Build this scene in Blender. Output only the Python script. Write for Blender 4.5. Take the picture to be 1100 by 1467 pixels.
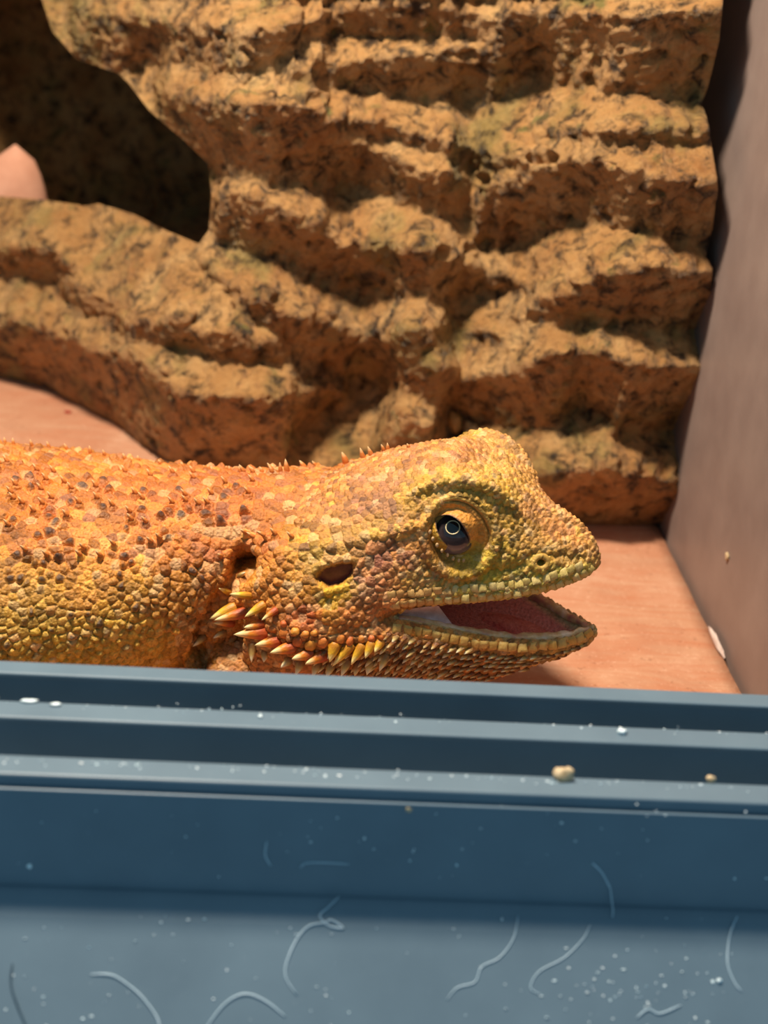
import bpy, bmesh, math, random
import numpy as np
from mathutils import Vector, Matrix, noise
from mathutils.kdtree import KDTree
from mathutils.bvhtree import BVHTree

random.seed(7); rng = np.random.default_rng(7)
for o in list(bpy.data.objects): bpy.data.objects.remove(o)
scn = bpy.context.scene
COL = scn.collection
S = 0.01                                   # everything below is authored in centimetres

# ---------------------------------------------------------------- camera
PITCH, YAW, ROLL, FPX = 25.0, 4.0, 4.7, 1900.0
CAM = np.array([0.0, -22.3, 14.5])
_p, _a, _r = map(math.radians, (PITCH, YAW, ROLL))
FW = np.array([math.sin(_a)*math.cos(_p), math.cos(_a)*math.cos(_p), -math.sin(_p)])
_rt = np.array([math.cos(_a), -math.sin(_a), 0.0]); _up = np.cross(_rt, FW)
RT = _rt*math.cos(_r) + _up*math.sin(_r)
UP = -_rt*math.sin(_r) + _up*math.cos(_r)
def proj(P):
    d = np.asarray(P, float) - CAM; z = d @ FW
    return 550 + FPX*(d @ RT)/z, 733.5 - FPX*(d @ UP)/z
def ray(u, v):
    u = np.asarray(u, float)[..., None]; v = np.asarray(v, float)[..., None]
    return FW + RT*(u - 550)/FPX + UP*(733.5 - v)/FPX
def onz(u, v, z=0.0):
    d = ray(u, v); t = (z - CAM[2])/d[..., 2]; return CAM + t[..., None]*d
def ony(u, v, y=0.0):
    d = ray(u, v); t = (y - CAM[1])/d[..., 1]; return CAM + t[..., None]*d

cd = bpy.data.cameras.new('camera'); cam = bpy.data.objects.new('camera', cd); COL.objects.link(cam)
cd.sensor_fit = 'VERTICAL'; cd.sensor_height = 36; cd.sensor_width = 27
cd.lens = 36*FPX/1467; cd.clip_start = 0.005; cd.clip_end = 20
M = Matrix.Identity(4)
for i in range(3):
    M[i][0] = RT[i]; M[i][1] = UP[i]; M[i][2] = -FW[i]; M[i][3] = CAM[i]*S
cam.matrix_world = M
cd.dof.use_dof = True
cd.dof.focus_distance = float((np.array([3.0, -1.3, 3.8]) - CAM) @ FW)*S
cd.dof.aperture_fstop = 20.0
scn.camera = cam

# ---------------------------------------------------------------- light
w = bpy.data.worlds.new('room_daylight'); scn.world = w; w.use_nodes = True
bg = w.node_tree.nodes['Background']; bg.inputs[0].default_value = (0.42, 0.76, 1.0, 1); bg.inputs[1].default_value = 0.38
ld = bpy.data.lights.new('basking_lamp_offscreen', 'AREA'); ld.shape = 'DISK'; ld.size = 0.05
ld.energy = 2.7; ld.color = (1.0, 0.86, 0.70)
lamp = bpy.data.objects.new('basking_lamp_offscreen', ld); COL.objects.link(lamp)
lamp.location = Vector((-7.0, -1.5, 38.0))*S
lamp.rotation_euler = (Vector((1.0, 4.0, 0.0))*S - lamp.location).to_track_quat('-Z', 'Y').to_euler()
vs = scn.view_settings; vs.view_transform = 'Standard'; vs.look = 'None'; vs.exposure = 0.0; vs.gamma = 1.0; vs.use_curve_mapping = False

# ---------------------------------------------------------------- helpers
def lin(c):
    c = np.asarray(c, float)/255.0
    return np.where(c <= 0.04045, c/12.92, ((c + 0.055)/1.055)**2.4)
def rgba(c): return tuple(lin(c)) + (1.0,)

class NT:
    """small node-tree builder"""
    def __init__(s, name, rough=0.6, spec=0.3):
        s.m = bpy.data.materials.new(name); s.m.use_nodes = True
        s.t = s.m.node_tree; s.b = s.t.nodes['Principled BSDF']
        s.b.inputs['Roughness'].default_value = rough
        s.b.inputs['Specular IOR Level'].default_value = spec
        tc = s.n('ShaderNodeTexCoord'); vm = s.n('ShaderNodeVectorMath'); vm.operation = 'SCALE'
        vm.inputs['Scale'].default_value = 100.0
        s.l(tc.outputs['Object'], vm.inputs[0]); s.cm = vm.outputs[0]; s.tc = tc
    def n(s, t): return s.t.nodes.new(t)
    def l(s, a, b): s.t.links.new(a, b)
    def noise(s, scale, detail=4, rough=0.55, vec=None, dist=0.0):
        x = s.n('ShaderNodeTexNoise'); x.inputs['Scale'].default_value = scale; x.inputs['Detail'].default_value = detail
        x.inputs['Roughness'].default_value = rough; x.inputs['Distortion'].default_value = dist
        s.l(vec or s.cm, x.inputs['Vector']); return x.outputs['Fac']
    def voro(s, scale, feature='F1', vec=None, out='Distance'):
        x = s.n('ShaderNodeTexVoronoi'); x.feature = feature; x.inputs['Scale'].default_value = scale
        s.l(vec or s.cm, x.inputs['Vector']); return x.outputs[out]
    def ramp(s, fac, stops):
        x = s.n('ShaderNodeValToRGB'); e = x.color_ramp.elements
        while len(e) < len(stops): e.new(0.5)
        for k, (p, c) in enumerate(stops):
            e[k].position = p; e[k].color = c if len(c) == 4 else tuple(c) + (1,)
        s.l(fac, x.inputs[0]); return x.outputs[0]
    def mix(s, fac, a, b, mode='MIX'):
        x = s.n('ShaderNodeMix'); x.data_type = 'RGBA'; x.blend_type = mode
        for inp, v in ((x.inputs[0], fac), (x.inputs[6], a), (x.inputs[7], b)):
            if isinstance(v, (int, float)): inp.default_value = v
            elif isinstance(v, tuple): inp.default_value = v
            else: s.l(v, inp)
        return x.outputs[2]
    def math(s, op, a, b=0.0):
        x = s.n('ShaderNodeMath'); x.operation = op
        for inp, v in ((x.inputs[0], a), (x.inputs[1], b)):
            if isinstance(v, (int, float)): inp.default_value = v
            else: s.l(v, inp)
        return x.outputs[0]
    def attr(s, name, out='Color'):
        x = s.n('ShaderNodeAttribute'); x.attribute_name = name; return x.outputs[out]
    def bump(s, h, strength=0.5, dist=0.05):
        x = s.n('ShaderNodeBump'); x.inputs['Strength'].default_value = strength; x.inputs['Distance'].default_value = dist*S
        s.l(h, x.inputs['Height']); s.l(x.outputs[0], s.b.inputs['Normal'])
    def color(s, c):
        if isinstance(c, tuple): s.b.inputs['Base Color'].default_value = c
        else: s.l(c, s.b.inputs['Base Color'])
        return s
    def rough(s, c): s.l(c, s.b.inputs['Roughness'])

def mesh_np(name, V, F, smooth=True):
    """V: n x 3 in cm; F: list of index tuples or int array n x k"""
    me = bpy.data.meshes.new(name)
    V = np.asarray(V, float)*S
    if isinstance(F, np.ndarray):
        k = F.shape[1]
        me.vertices.add(len(V)); me.vertices.foreach_set('co', V.astype(np.float32).ravel())
        me.loops.add(F.size); me.loops.foreach_set('vertex_index', F.astype(np.int32).ravel())
        me.polygons.add(len(F)); me.polygons.foreach_set('loop_start', np.arange(0, F.size, k, dtype=np.int32))
        me.update(calc_edges=True); me.validate()
    else:
        me.from_pydata([tuple(v) for v in V], [], [tuple(f) for f in F]); me.update()
    if smooth: me.polygons.foreach_set('use_smooth', np.ones(len(me.polygons), bool))
    return me
def link(name, me, mat=None, parent=None, loc=None):
    o = bpy.data.objects.new(name, me); COL.objects.link(o)
    if mat is not None and me is not None and not me.materials: me.materials.append(mat)
    if parent is not None: o.parent = parent; o.matrix_parent_inverse = pinv(parent)
    return o
PW = {}
def pinv(p):                               # inverse of the parent's world matrix without a depsgraph update
    return PW.get(p.name, Matrix.Identity(4)).inverted()
def thing(name, label, cat, loc=(0, 0, 0), group=None):
    o = bpy.data.objects.new(name, None); COL.objects.link(o); o.empty_display_size = 0.01
    o.location = Vector(loc)*S; PW[o.name] = Matrix.Translation(o.location)
    return tag(o, label, cat, group)
def tag(o, label, cat, group=None, kind=None):
    o['label'] = label; o['category'] = cat
    if group: o['group'] = group
    if kind: o['kind'] = kind
    return o
def struct(o, label, cat):
    o['kind'] = 'structure'; o['label'] = label; o['category'] = cat; return o
def recenter(o):
    """move the origin of a single-mesh thing to the centre of its base"""
    me = o.data; n = len(me.vertices); co = np.empty(n*3, np.float32); me.vertices.foreach_get('co', co); co = co.reshape(-1, 3)
    c = np.array([(co[:, 0].min() + co[:, 0].max())/2, (co[:, 1].min() + co[:, 1].max())/2, co[:, 2].min()])
    me.vertices.foreach_set('co', (co - c).astype(np.float32).ravel()); me.update(); o.location = Vector(c); return o
def box_mesh(name, x0, x1, y0, y1, z0, z1, bev=0.0, seg=3):
    bm = bmesh.new(); bmesh.ops.create_cube(bm, size=1.0)
    for v in bm.verts:
        v.co = Vector(((x0 + x1)/2 + v.co.x*(x1 - x0), (y0 + y1)/2 + v.co.y*(y1 - y0), (z0 + z1)/2 + v.co.z*(z1 - z0)))*S
    if bev: bmesh.ops.bevel(bm, geom=bm.edges[:], offset=bev*S, segments=seg, profile=0.5, affect='EDGES')
    me = bpy.data.meshes.new(name); bm.to_mesh(me); bm.free()
    return me
def inpoly(u, v, poly):
    P = np.asarray(poly, float); c = np.zeros(np.shape(u), bool); n = len(P); j = n - 1
    for i in range(n):
        xi, yi = P[i]; xj, yj = P[j]
        if yi != yj:
            c ^= ((yi > v) != (yj > v)) & (u < (xj - xi)*(v - yi)/(yj - yi) + xi)
        j = i
    return c
def gauss1(a, sig, axis):
    k = int(max(1, round(3*sig))); x = np.arange(-k, k + 1); g = np.exp(-x*x/(2*sig*sig)); g /= g.sum()
    pad = [(0, 0)]*a.ndim; pad[axis] = (k, k); b = np.pad(a, pad, mode='edge'); out = np.zeros_like(a, dtype=float)
    for i, wt in enumerate(g):
        sl = [slice(None)]*a.ndim; sl[axis] = slice(i, i + a.shape[axis]); out += wt*b[tuple(sl)]
    return out
def segdist(u, v, line):
    """distance in the side-view plane to a polyline"""
    P = np.asarray(line, float); d = np.full(np.shape(u), 1e9)
    for (ax, ay), (bx, by) in zip(P[:-1], P[1:]):
        L2 = (bx - ax)**2 + (by - ay)**2
        t = np.clip(((u - ax)*(bx - ax) + (v - ay)*(by - ay))/max(L2, 1e-9), 0, 1)
        d = np.minimum(d, np.hypot(u - ax - t*(bx - ax), v - ay - t*(by - ay)))
    return d
def sstep(a, b, x):
    t = np.clip((x - a)/(b - a), 0, 1); return t*t*(3 - 2*t)
def tube(points, radii, n=8, closed_ends=True):
    P = np.asarray(points, float); R = np.broadcast_to(np.asarray(radii, float), (len(P),))
    V = []; F = []
    T = np.gradient(P, axis=0); T /= np.linalg.norm(T, axis=1)[:, None] + 1e-12
    ref = np.array([0, 0, 1.0]) if abs(T[0][2]) < 0.9 else np.array([1.0, 0, 0])
    for i in range(len(P)):
        a = np.cross(T[i], ref); a /= np.linalg.norm(a) + 1e-12; b = np.cross(T[i], a)
        for k in range(n):
            th = 2*math.pi*k/n; V.append(P[i] + R[i]*(a*math.cos(th) + b*math.sin(th)))
    for i in range(len(P) - 1):
        for k in range(n): F.append((i*n + k, i*n + (k + 1) % n, (i + 1)*n + (k + 1) % n, (i + 1)*n + k))
    if closed_ends: F.append(tuple(range(n))[::-1]); F.append(tuple((len(P) - 1)*n + k for k in range(n)))
    return np.array(V), F
def cr(P, n):
    """open Catmull-Rom resample of an array of points (k x d)"""
    P = np.asarray(P, float); k = len(P); t = np.linspace(0, k - 1, n); i = np.clip(t.astype(int), 0, k - 2); f = (t - i)[:, None]
    g = lambda j: P[np.clip(j, 0, k - 1)]
    p0, p1, p2, p3 = g(i - 1), g(i), g(i + 1), g(i + 2)
    return 0.5*(2*p1 + (p2 - p0)*f + (2*p0 - 5*p1 + 4*p2 - p3)*f*f + (3*p1 - p0 - 3*p2 + p3)*f**3)

# ---------------------------------------------------------------- the enclosure
WX = 9.46
m_wall = NT('wall_panel', 0.45, 0.35)
c = m_wall.ramp(m_wall.noise(0.8, 5), [(0.3, rgba((134, 116, 108))), (0.7, rgba((148, 130, 121)))])
m_wall.color(c); m_wall.bump(m_wall.noise(14, 3), 0.08, 0.02)
m_dark = NT('dark_board', 0.8, 0.2); m_dark.color(m_dark.ramp(m_dark.noise(2, 4), [(0.3, rgba((22, 22, 24))), (0.7, rgba((34, 33, 34)))]))
struct(link('wall_right', box_mesh('wall_right', WX, WX + 0.8, -6.0, 34, -0.45, 45), m_wall.m), 'smooth taupe side panel of the enclosure beside the rock', 'wall')
struct(link('wall_back', box_mesh('wall_back', -70, WX, 33, 34, -0.45, 45), m_dark.m), 'dark back panel of the enclosure behind the rock', 'wall')
struct(link('wall_left', box_mesh('wall_left', -70.8, -70, -6, 34, -0.45, 45), m_wall.m), 'far side panel of the enclosure opposite the taupe one', 'wall')
struct(link('ceiling', box_mesh('ceiling', -70.8, WX + 0.8, -6, 34, 45, 46), m_dark.m), 'dark top panel of the enclosure', 'ceiling')
struct(link('floor', box_mesh('floor', -70.8, WX + 0.8, -8.7, 34, -1.2, -0.45), m_dark.m), 'dark enclosure base under the sandstone tile', 'floor')

m_tile = NT('sandstone_tile', 0.75, 0.25)
b = m_tile.ramp(m_tile.noise(0.55, 6, 0.62, dist=0.6), [(0.28, rgba((182, 128, 98))), (0.5, rgba((196, 146, 114))), (0.72, rgba((210, 166, 136)))])
mp = m_tile.n('ShaderNodeMapping'); mp.inputs['Scale'].default_value = (0.35, 2.2, 1); m_tile.l(m_tile.cm, mp.inputs['Vector'])
st = m_tile.ramp(m_tile.noise(1.1, 5, 0.6, vec=mp.outputs[0], dist=1.2), [(0.40, (0, 0, 0)), (0.70, (1, 1, 1))])
b = m_tile.mix(m_tile.math('MULTIPLY', st, 0.75), b, rgba((188, 120, 86)))
sp = m_tile.ramp(m_tile.noise(11, 3, 0.7), [(0.58, (0, 0, 0)), (0.75, (1, 1, 1))])
b = m_tile.mix(m_tile.math('MULTIPLY', sp, 0.5), b, rgba((236, 196, 168)))
sd = m_tile.ramp(m_tile.noise(6, 2, 0.5), [(0.66, (0, 0, 0)), (0.74, (1, 1, 1))])
b = m_tile.mix(m_tile.math('MULTIPLY', sd, 0.45), b, rgba((140, 88, 62)))
m_tile.color(b); m_tile.bump(m_tile.noise(7, 8, 0.7), 0.45, 0.06)
# the tile: slab with a gently uneven top and chipped right-hand edge
nx, ny = 120, 60; V = []; F = []
gx = np.linspace(-40, 9.40, nx); gy = np.linspace(-5.9, 31, ny)
for j in range(ny):
    for i in range(nx):
        x, y = gx[i], gy[j]
        if i == nx - 1: x += 0.05*noise.noise((0, y*0.8, 3)) - 0.03 + 0.004*(y - 8)
        V.append((x, y, 0.03*noise.noise((x*0.5, y*0.5, 0)) - 0.03))
n0 = len(V); V += [(v[0], v[1], -0.44) for v in V]
idx = lambda i, j: j*nx + i
for j in range(ny - 1):
    for i in range(nx - 1):
        F.append((idx(i, j), idx(i + 1, j), idx(i + 1, j + 1), idx(i, j + 1)))
        F.append((n0 + idx(i, j), n0 + idx(i, j + 1), n0 + idx(i + 1, j + 1), n0 + idx(i + 1, j)))
for i in range(nx - 1):
    F.append((idx(i, 0), n0 + idx(i, 0), n0 + idx(i + 1, 0), idx(i + 1, 0)))
    F.append((idx(i + 1, ny - 1), n0 + idx(i + 1, ny - 1), n0 + idx(i, ny - 1), idx(i, ny - 1)))
for j in range(ny - 1):
    F.append((idx(0, j + 1), n0 + idx(0, j + 1), n0 + idx(0, j), idx(0, j)))
    F.append((idx(nx - 1, j), n0 + idx(nx - 1, j), n0 + idx(nx - 1, j + 1), idx(nx - 1, j + 1)))
tile = link('stone_tile', mesh_np('stone_tile', V, F), m_tile.m)
tag(tile, 'salmon pink sandstone tile lying under the lizard and the rock', 'tile'); recenter(tile)

# ---------------------------------------------------------------- front door track and lower panel
ZT = 4.2
ty = lambda v, z=ZT: float(onz(550, v, z)[1])
X0, X1 = -70.0, WX + 0.8
m_pl = NT('track_plastic', 0.4, 0.5)
c = m_pl.ramp(m_pl.noise(0.7, 6), [(0.3, rgba((92, 112, 126))), (0.7, rgba((101, 122, 136)))])
sp = m_pl.ramp(m_pl.noise(9, 4, 0.7), [(0.62, (0, 0, 0)), (0.8, (1, 1, 1))])
m_pl.color(m_pl.mix(m_pl.math('MULTIPLY', sp, 0.2), c, rgba((134, 150, 160)))); m_pl.bump(m_pl.noise(25, 2), 0.05, 0.01)

yb = [ty(970), ty(988), ty(1026), ty(1050), ty(1102), ty(1130)]     # rear lip, middle lip, front lip (back and front edge)
track = thing('door_track', 'blue grey plastic double groove track for sliding doors along the enclosure front', 'door track', (0, yb[5], -0.45))
def part(name, me, mat, par, smooth=False): return link(name, me, mat, par)
lp = part('rear_lip', box_mesh('rear_lip', X0, X1, yb[1] + 0.015, yb[0] - 0.015, 2.9, ZT - 0.07), m_pl.m, track); part('lip_cap', box_mesh('lip_cap', X0, X1, yb[1], yb[0], ZT - 0.09, ZT, 0.035), m_pl.m, lp)
lp = part('middle_lip', box_mesh('middle_lip', X0, X1, yb[3] + 0.015, yb[2] - 0.015, 2.9, ZT - 0.07), m_pl.m, track); part('lip_cap', box_mesh('lip_cap', X0, X1, yb[3], yb[2], ZT - 0.09, ZT, 0.035), m_pl.m, lp)
lp = part('front_lip', box_mesh('front_lip', X0, X1, yb[5] + 0.015, yb[4] - 0.015, 2.9, ZT - 0.07), m_pl.m, track); part('lip_cap', box_mesh('lip_cap', X0, X1, yb[5], yb[4], ZT - 0.09, ZT, 0.035), m_pl.m, lp)
part('track_bed', box_mesh('track_bed', X0, X1, yb[5] + 0.02, yb[0] - 0.02, 2.5, 3.25), m_pl.m, track)
part('track_base', box_mesh('track_base', X0, X1, yb[5] + 0.05, yb[0] - 0.05, -0.44, 2.5), m_pl.m, track)
zf = float(ony(550, 1283, yb[5] - 0.02)[2])
part('face_panel', box_mesh('face_panel', X0, X1, yb[5] - 0.06, yb[5] + 0.02, zf - 0.2, ZT - 0.18, 0.02), m_pl.m, track)
# lower trim: a sloping board below the face
y1, z1 = yb[5] - 0.06, zf; y2, z2 = yb[5] - 3.2, zf - 3.0
V = []; F = []
prof = [(y1 + 0.05, z1 + 0.02), (y1 - 0.06, z1), (y1 - 0.12, z1 - 0.03), (y1 - 0.2, z1 - 0.08), (y1 - 0.27, z1 - 0.135), (y1 - 0.35, z1 - 0.2), (y2, z2), (y2, z2 - 0.7), (y1 + 0.05, z2 - 0.7)]
for x in np.linspace(X0, X1, 12):
    V += [(x, a, b2) for a, b2 in prof]
k = len(prof)
for i in range(11):
    for j in range(k): F.append((i*k + j, i*k + (j + 1) % k, (i + 1)*k + (j + 1) % k, (i + 1)*k + j))
F.append(tuple(range(k))[::-1]); F.append(tuple(11*k + j for j in range(k)))
part('lower_trim', mesh_np('lower_trim', V, F, False), m_pl.m, track)
def on_trim(u, v, off=0.0):
    n = np.array([0, z1 - 0.2 - z2, -(y1 - 0.35 - y2)]); n = np.array([0.0, -n[1], -n[2]*-1.0]); n = np.array([0.0, -(z1 - 0.2 - z2), (y1 - 0.35 - y2)]); n /= np.linalg.norm(n)
    d = ray(u, v); p0 = np.array([0, y1 - 0.35, z1 - 0.2]); t = ((p0 - CAM) @ n)/(d @ n); return CAM + t[..., None]*d + n*off
def on_face(u, v, off=0.0): return ony(u, v, yb[5] - 0.06 - off)

# ---------------------------------------------------------------- the rock hide
RISERS = [
 [(102,20),(168,18),(244,31),(285,41),(305,33),(336,41),(377,36),(438,23),(468,15),(473,46),(438,61),(400,88),(377,104),(341,115),(285,102),(250,92),(188,92),(173,106),(127,99),(97,71)],
 [(468,15),(500,8),(560,2),(640,8),(700,22),(715,25),(710,55),(640,52),(560,52),(500,46),(468,46)],
 [(387,106),(420,92),(445,78),(462,88),(490,92),(520,82),(560,74),(606,77),(660,72),(693,66),(712,50),(713,22),(754,10),(825,18),(866,15),(896,20),(963,12),(1060,6),(1050,60),(1040,125),(1023,145),(983,137),(871,132),(795,122),(739,125),(703,145),(642,140),(591,137),(540,127),(458,120)],
 [(744,201),(795,186),(845,183),(866,178),(927,183),(973,183),(1040,188),(1040,207),(947,206),(871,204),(825,198),(784,198)],
 [(468,160),(500,165),(540,173),(590,188),(652,204),(693,219),(749,219),(752,244),(708,242),(652,229),(601,206),(540,201),(500,190),(470,180)],
 [(215,125),(250,127),(305,137),(346,148),(377,143),(423,148),(455,155),(470,182),(500,198),(540,208),(560,222),(600,240),(640,245),(665,250),(672,262),(668,300),(655,308),(600,300),(560,283),(520,265),(470,268),(440,262),(380,260),(340,252),(305,245),(290,232),(255,200),(230,165)],
 [(672,295),(688,275),(708,260),(749,250),(769,239),(805,224),(845,224),(876,229),(907,244),(947,244),(988,255),(1050,260),(1040,351),(998,346),(927,331),(866,321),(825,311),(784,331),(728,351),(683,351),(673,326)],
 [(305,280),(346,270),(377,280),(423,300),(453,311),(468,336),(489,351),(560,346),(621,352),(667,371),(708,389),(739,397),(760,417),(723,411),(657,424),(591,424),(540,424),(500,424),(470,402),(438,387),(387,368),(346,357),(305,345),(294,315)],
 [(764,427),(795,412),(830,397),(856,387),(891,387),(932,379),(973,384),(1040,387),(1040,473),(978,478),(917,471),(856,465),(764,463),(708,463),(754,448)],
 [(-460,368),(15,352),(46,343),(76,356),(105,376),(95,398),(127,417),(158,432),(175,455),(214,458),(244,448),(275,446),(270,468),(300,475),(326,473),(366,478),(397,486),(410,520),(351,519),(285,504),(244,493),(193,488),(173,478),(153,458),(122,448),(89,432),(85,407),(51,394),(-460,394)],
 [(280,364),(297,372),(326,399),(356,420),(345,432),(320,412),(290,385)],
 [(341,432),(358,422),(392,430),(423,448),(458,453),(484,463),(509,476),(560,473),(606,466),(640,474),(627,488),(600,510),(640,522),(662,542),(690,539),(764,514),(784,504),(825,501),(856,499),(886,509),(927,519),(973,519),(1040,524),(1033,544),(1023,602),(937,611),(876,626),(868,602),(845,585),(812,577),(800,602),(784,616),(733,611),(677,595),(647,585),(601,570),(550,552),(500,540),(470,530),(425,520),(410,500),(395,480),(360,455)],
 [(-460,462),(30,455),(60,470),(97,478),(143,499),(193,509),(229,524),(255,555),(285,565),(326,562),(366,570),(407,567),(438,557),(468,549),(494,560),(489,585),(448,597),(410,618),(415,655),(420,780),(262,700),(225,672),(180,634),(110,602),(60,574),(-460,562)],
 [(548,590),(575,578),(600,590),(625,612),(622,640),(640,700),(540,700)],
 [(790,668),(838,668),(870,658),(900,670),(940,680),(985,690),(1040,700),(1040,780),(850,780),(640,760),(640,690)],
]
CAVE = [(60,0),(75,45),(110,85),(170,105),(185,120),(215,160),(262,200),(298,235),(303,280),(299,330),(285,349),(240,331),(190,306),(138,291),(125,295),(60,286),(0,281),(-60,275),(-110,230),(-125,100),(-110,-40),(-60,-95),(20,-90),(55,-40)]
BASE = [(-440,470),(-170,505),(0,541),(60,553),(110,578),(180,612),(230,654),(262,669),(420,690),(600,715),(800,745),(850,752),(965,753),(1000,750),(1060,748)]
REDGE = [(-170,1062),(0,1036),(60,1030),(125,1014),(148,1005),(170,1013),(200,1018),(255,1027),(272,1028),(330,1020),(352,1014),(368,1011),(385,1020),(420,1018),(475,1008),(500,1013),(525,1018),(560,1010),(605,995),(628,988),(660,994),(690,990),(725,980),(760,968)]
def build_rock():
    RU0, RU1, RV0, RV1, ST = -440, 1064, -170, 790, 2.0
    ru = np.arange(RU0, RU1, ST); rv = np.arange(RV0, RV1, ST)
    UU, VV = np.meshgrid(ru, rv)
    # roughen the ledge outlines a little
    wob = np.zeros(UU.shape); wob2 = np.zeros(UU.shape)
    ph = rng.uniform(0, 6.28, 24)
    for k in range(12):
        fx, fy = rng.uniform(-0.28, 0.28, 2); wob += np.sin(UU*fx + VV*fy + ph[k])*1.3; wob2 += np.sin(UU*fy - VV*fx + ph[k + 12])*1.5
    mask = np.zeros(UU.shape)
    for p in RISERS: mask = np.maximum(mask, inpoly(UU + wob, VV + wob2, p).astype(float))
    top = (np.sin(VV*0.11 + UU*0.004) > 0.1)
    mask = np.where(VV < 0, top.astype(float), mask)
    cave = inpoly(UU, VV, CAVE); mask = np.where(cave, 0.55, mask)
    mask = gauss1(gauss1(mask, 1.6, 0), 2.2, 1)
    NC, NR = 520, 330
    s = np.linspace(0, 1, NC); t = np.linspace(0, 1, NR)
    bu = np.array(BASE, float); re = np.array(REDGE, float)
    unom = RU0 + s*(1010 - RU0)
    vb = np.interp(unom, bu[:, 0], bu[:, 1])
    G = np.zeros((NR, NC, 3)); PX = np.zeros((NR, NC, 2))
    vcol = vb[None, :] + (RV0 + 4 - vb[None, :])*t[:, None]
    ucol = RU0 + 2 + s[None, :]*(np.interp(vcol, re[:, 0], re[:, 1]) - RU0 - 2)
    PX[..., 0] = ucol; PX[..., 1] = vcol
    lam = np.zeros((NR, NC)); RIS = np.zeros((NR, NC))
    p = onz(ucol[0], vcol[0], -0.03); y = p[:, 1].copy(); z = p[:, 2].copy()
    y = gauss1(y, 8, 0)
    D = ray(ucol, vcol)
    lam[0] = (y - CAM[1])/D[0, :, 1]; z = CAM[2] + lam[0]*D[0, :, 2]
    for j in range(1, NR):
        iu = np.clip((ucol[j] - RU0)/ST, 0, len(ru) - 1.01); iv = np.clip((vcol[j] - RV0)/ST, 0, len(rv) - 1.01)
        r = mask[iv.astype(int), iu.astype(int)]; RIS[j] = r
        phi = np.radians(26 + (124 - 26)*r); cp, sp_ = np.cos(phi), np.sin(phi)
        l = ((z - CAM[2])*cp - (y - CAM[1])*sp_)/(D[j, :, 2]*cp - D[j, :, 1]*sp_)
        l = 0.93*l + 0.04*gauss1(l, 1.5, 0) + 0.03*gauss1(l, 16, 0)
        y = CAM[1] + l*D[j, :, 1]; z = CAM[2] + l*D[j, :, 2]; lam[j] = l
    lam = gauss1(lam, 1.0, 1)
    G = CAM + lam[..., None]*D
    # normals, then relief along them
    du = np.gradient(G, axis=1); dv = np.gradient(G, axis=0); N = np.cross(du, dv); N /= np.linalg.norm(N, axis=2)[..., None] + 1e-9
    N *= np.where((N @ np.array([0, -1.0, 0.3])) > 0, 1, -1)[..., None]
    h = np.zeros((NR, NC))
    fl = G.reshape(-1, 3); hh = np.zeros(len(fl))
    for i, q in enumerate(fl):
        v3 = Vector(q); a = noise.noise(v3*0.9); b_ = noise.noise(v3*2.6 + Vector((7, 1, 3))); c_ = noise.noise(v3*6.5); d_ = noise.noise(v3*13.0)
        pit = max(0.0, noise.noise(v3*3.3 + Vector((2, 9, 4))) - 0.34)
        hh[i] = 0.13*a + 0.085*abs(b_) + 0.055*c_ + 0.03*d_ - 0.5*pit
    h = hh.reshape(NR, NC)
    # recessed pits seen on the treads
    for (cu, cv, ru_, rv_, dp) in ((443,142,18,10,.22),(777,226,22,9,.5),(693,257,11,9,.25),(660,78,24,9,.3),(634,362,13,9,.25),(668,358,9,8,.2),(396,428,8,7,.25),(198,104,12,9,.12),(690,487,22,11,.2),(655,622,8,12,.2)):
        dd = ((PX[..., 0] - cu)/ru_)**2 + ((PX[..., 1] - cv)/rv_)**2
        h -= dp*np.exp(-dd**2*1.2); h += 0.07*np.exp(-((np.sqrt(dd) - 1.25)/0.2)**2)
    edge = np.minimum(1, np.minimum(np.arange(NC)[None, :], np.arange(NC)[None, ::-1])/6.0)*np.minimum(1, np.arange(NR)[:, None]/6.0)
    G = G + N*(h*(0.25 + 0.75*edge))[..., None]
    V = list(map(tuple, G.reshape(-1, 3))); V = G.reshape(-1, 3).copy()
    px = np.stack(proj(V), 1)
    I = np.arange(NR*NC).reshape(NR, NC)
    Q = np.stack([I[:-1, :-1], I[:-1, 1:], I[1:, 1:], I[1:, :-1]], -1).reshape(-1, 4)
    c0 = px[Q].mean(1); gone = inpoly(c0[:, 0], c0[:, 1], CAVE)
    keep = Q[~gone]
    vg = np.zeros(len(V), bool); vg[Q[gone].ravel()] = True; vk = np.zeros(len(V), bool); vk[keep.ravel()] = True
    rim = np.where(vg & vk)[0]
    # pull rim vertices on to the mouth's outline
    P = np.array(CAVE, float); Pn = np.roll(P, -1, 0)
    for i in rim:
        ab = Pn - P; tt = np.clip(((px[i] - P)*ab).sum(1)/(ab*ab).sum(1), 0, 1); q = P + ab*tt[:, None]
        k = np.argmin(((q - px[i])**2).sum(1)); d0 = V[i] - CAM; l = (d0 @ FW)
        V[i] = CAM + ray(q[k][0], q[k][1])*l
    # boundary edges of the kept faces
    E = np.concatenate([keep[:, [0, 1]], keep[:, [1, 2]], keep[:, [2, 3]], keep[:, [3, 0]]])
    Es = np.sort(E, 1); _, inv, cnt = np.unique(Es, axis=0, return_inverse=True, return_counts=True)
    B = E[cnt[inv.ravel()] == 1]
    isrim = np.zeros(len(V), bool); isrim[rim] = True
    Vs = [V]; F = [keep]; nv = len(V)
    rb = B[isrim[B[:, 0]] & isrim[B[:, 1]]]; ob = B[~(isrim[B[:, 0]] & isrim[B[:, 1]])]
    cen = V[rim].mean(0)
    prev = {i: i for i in rim}
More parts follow.
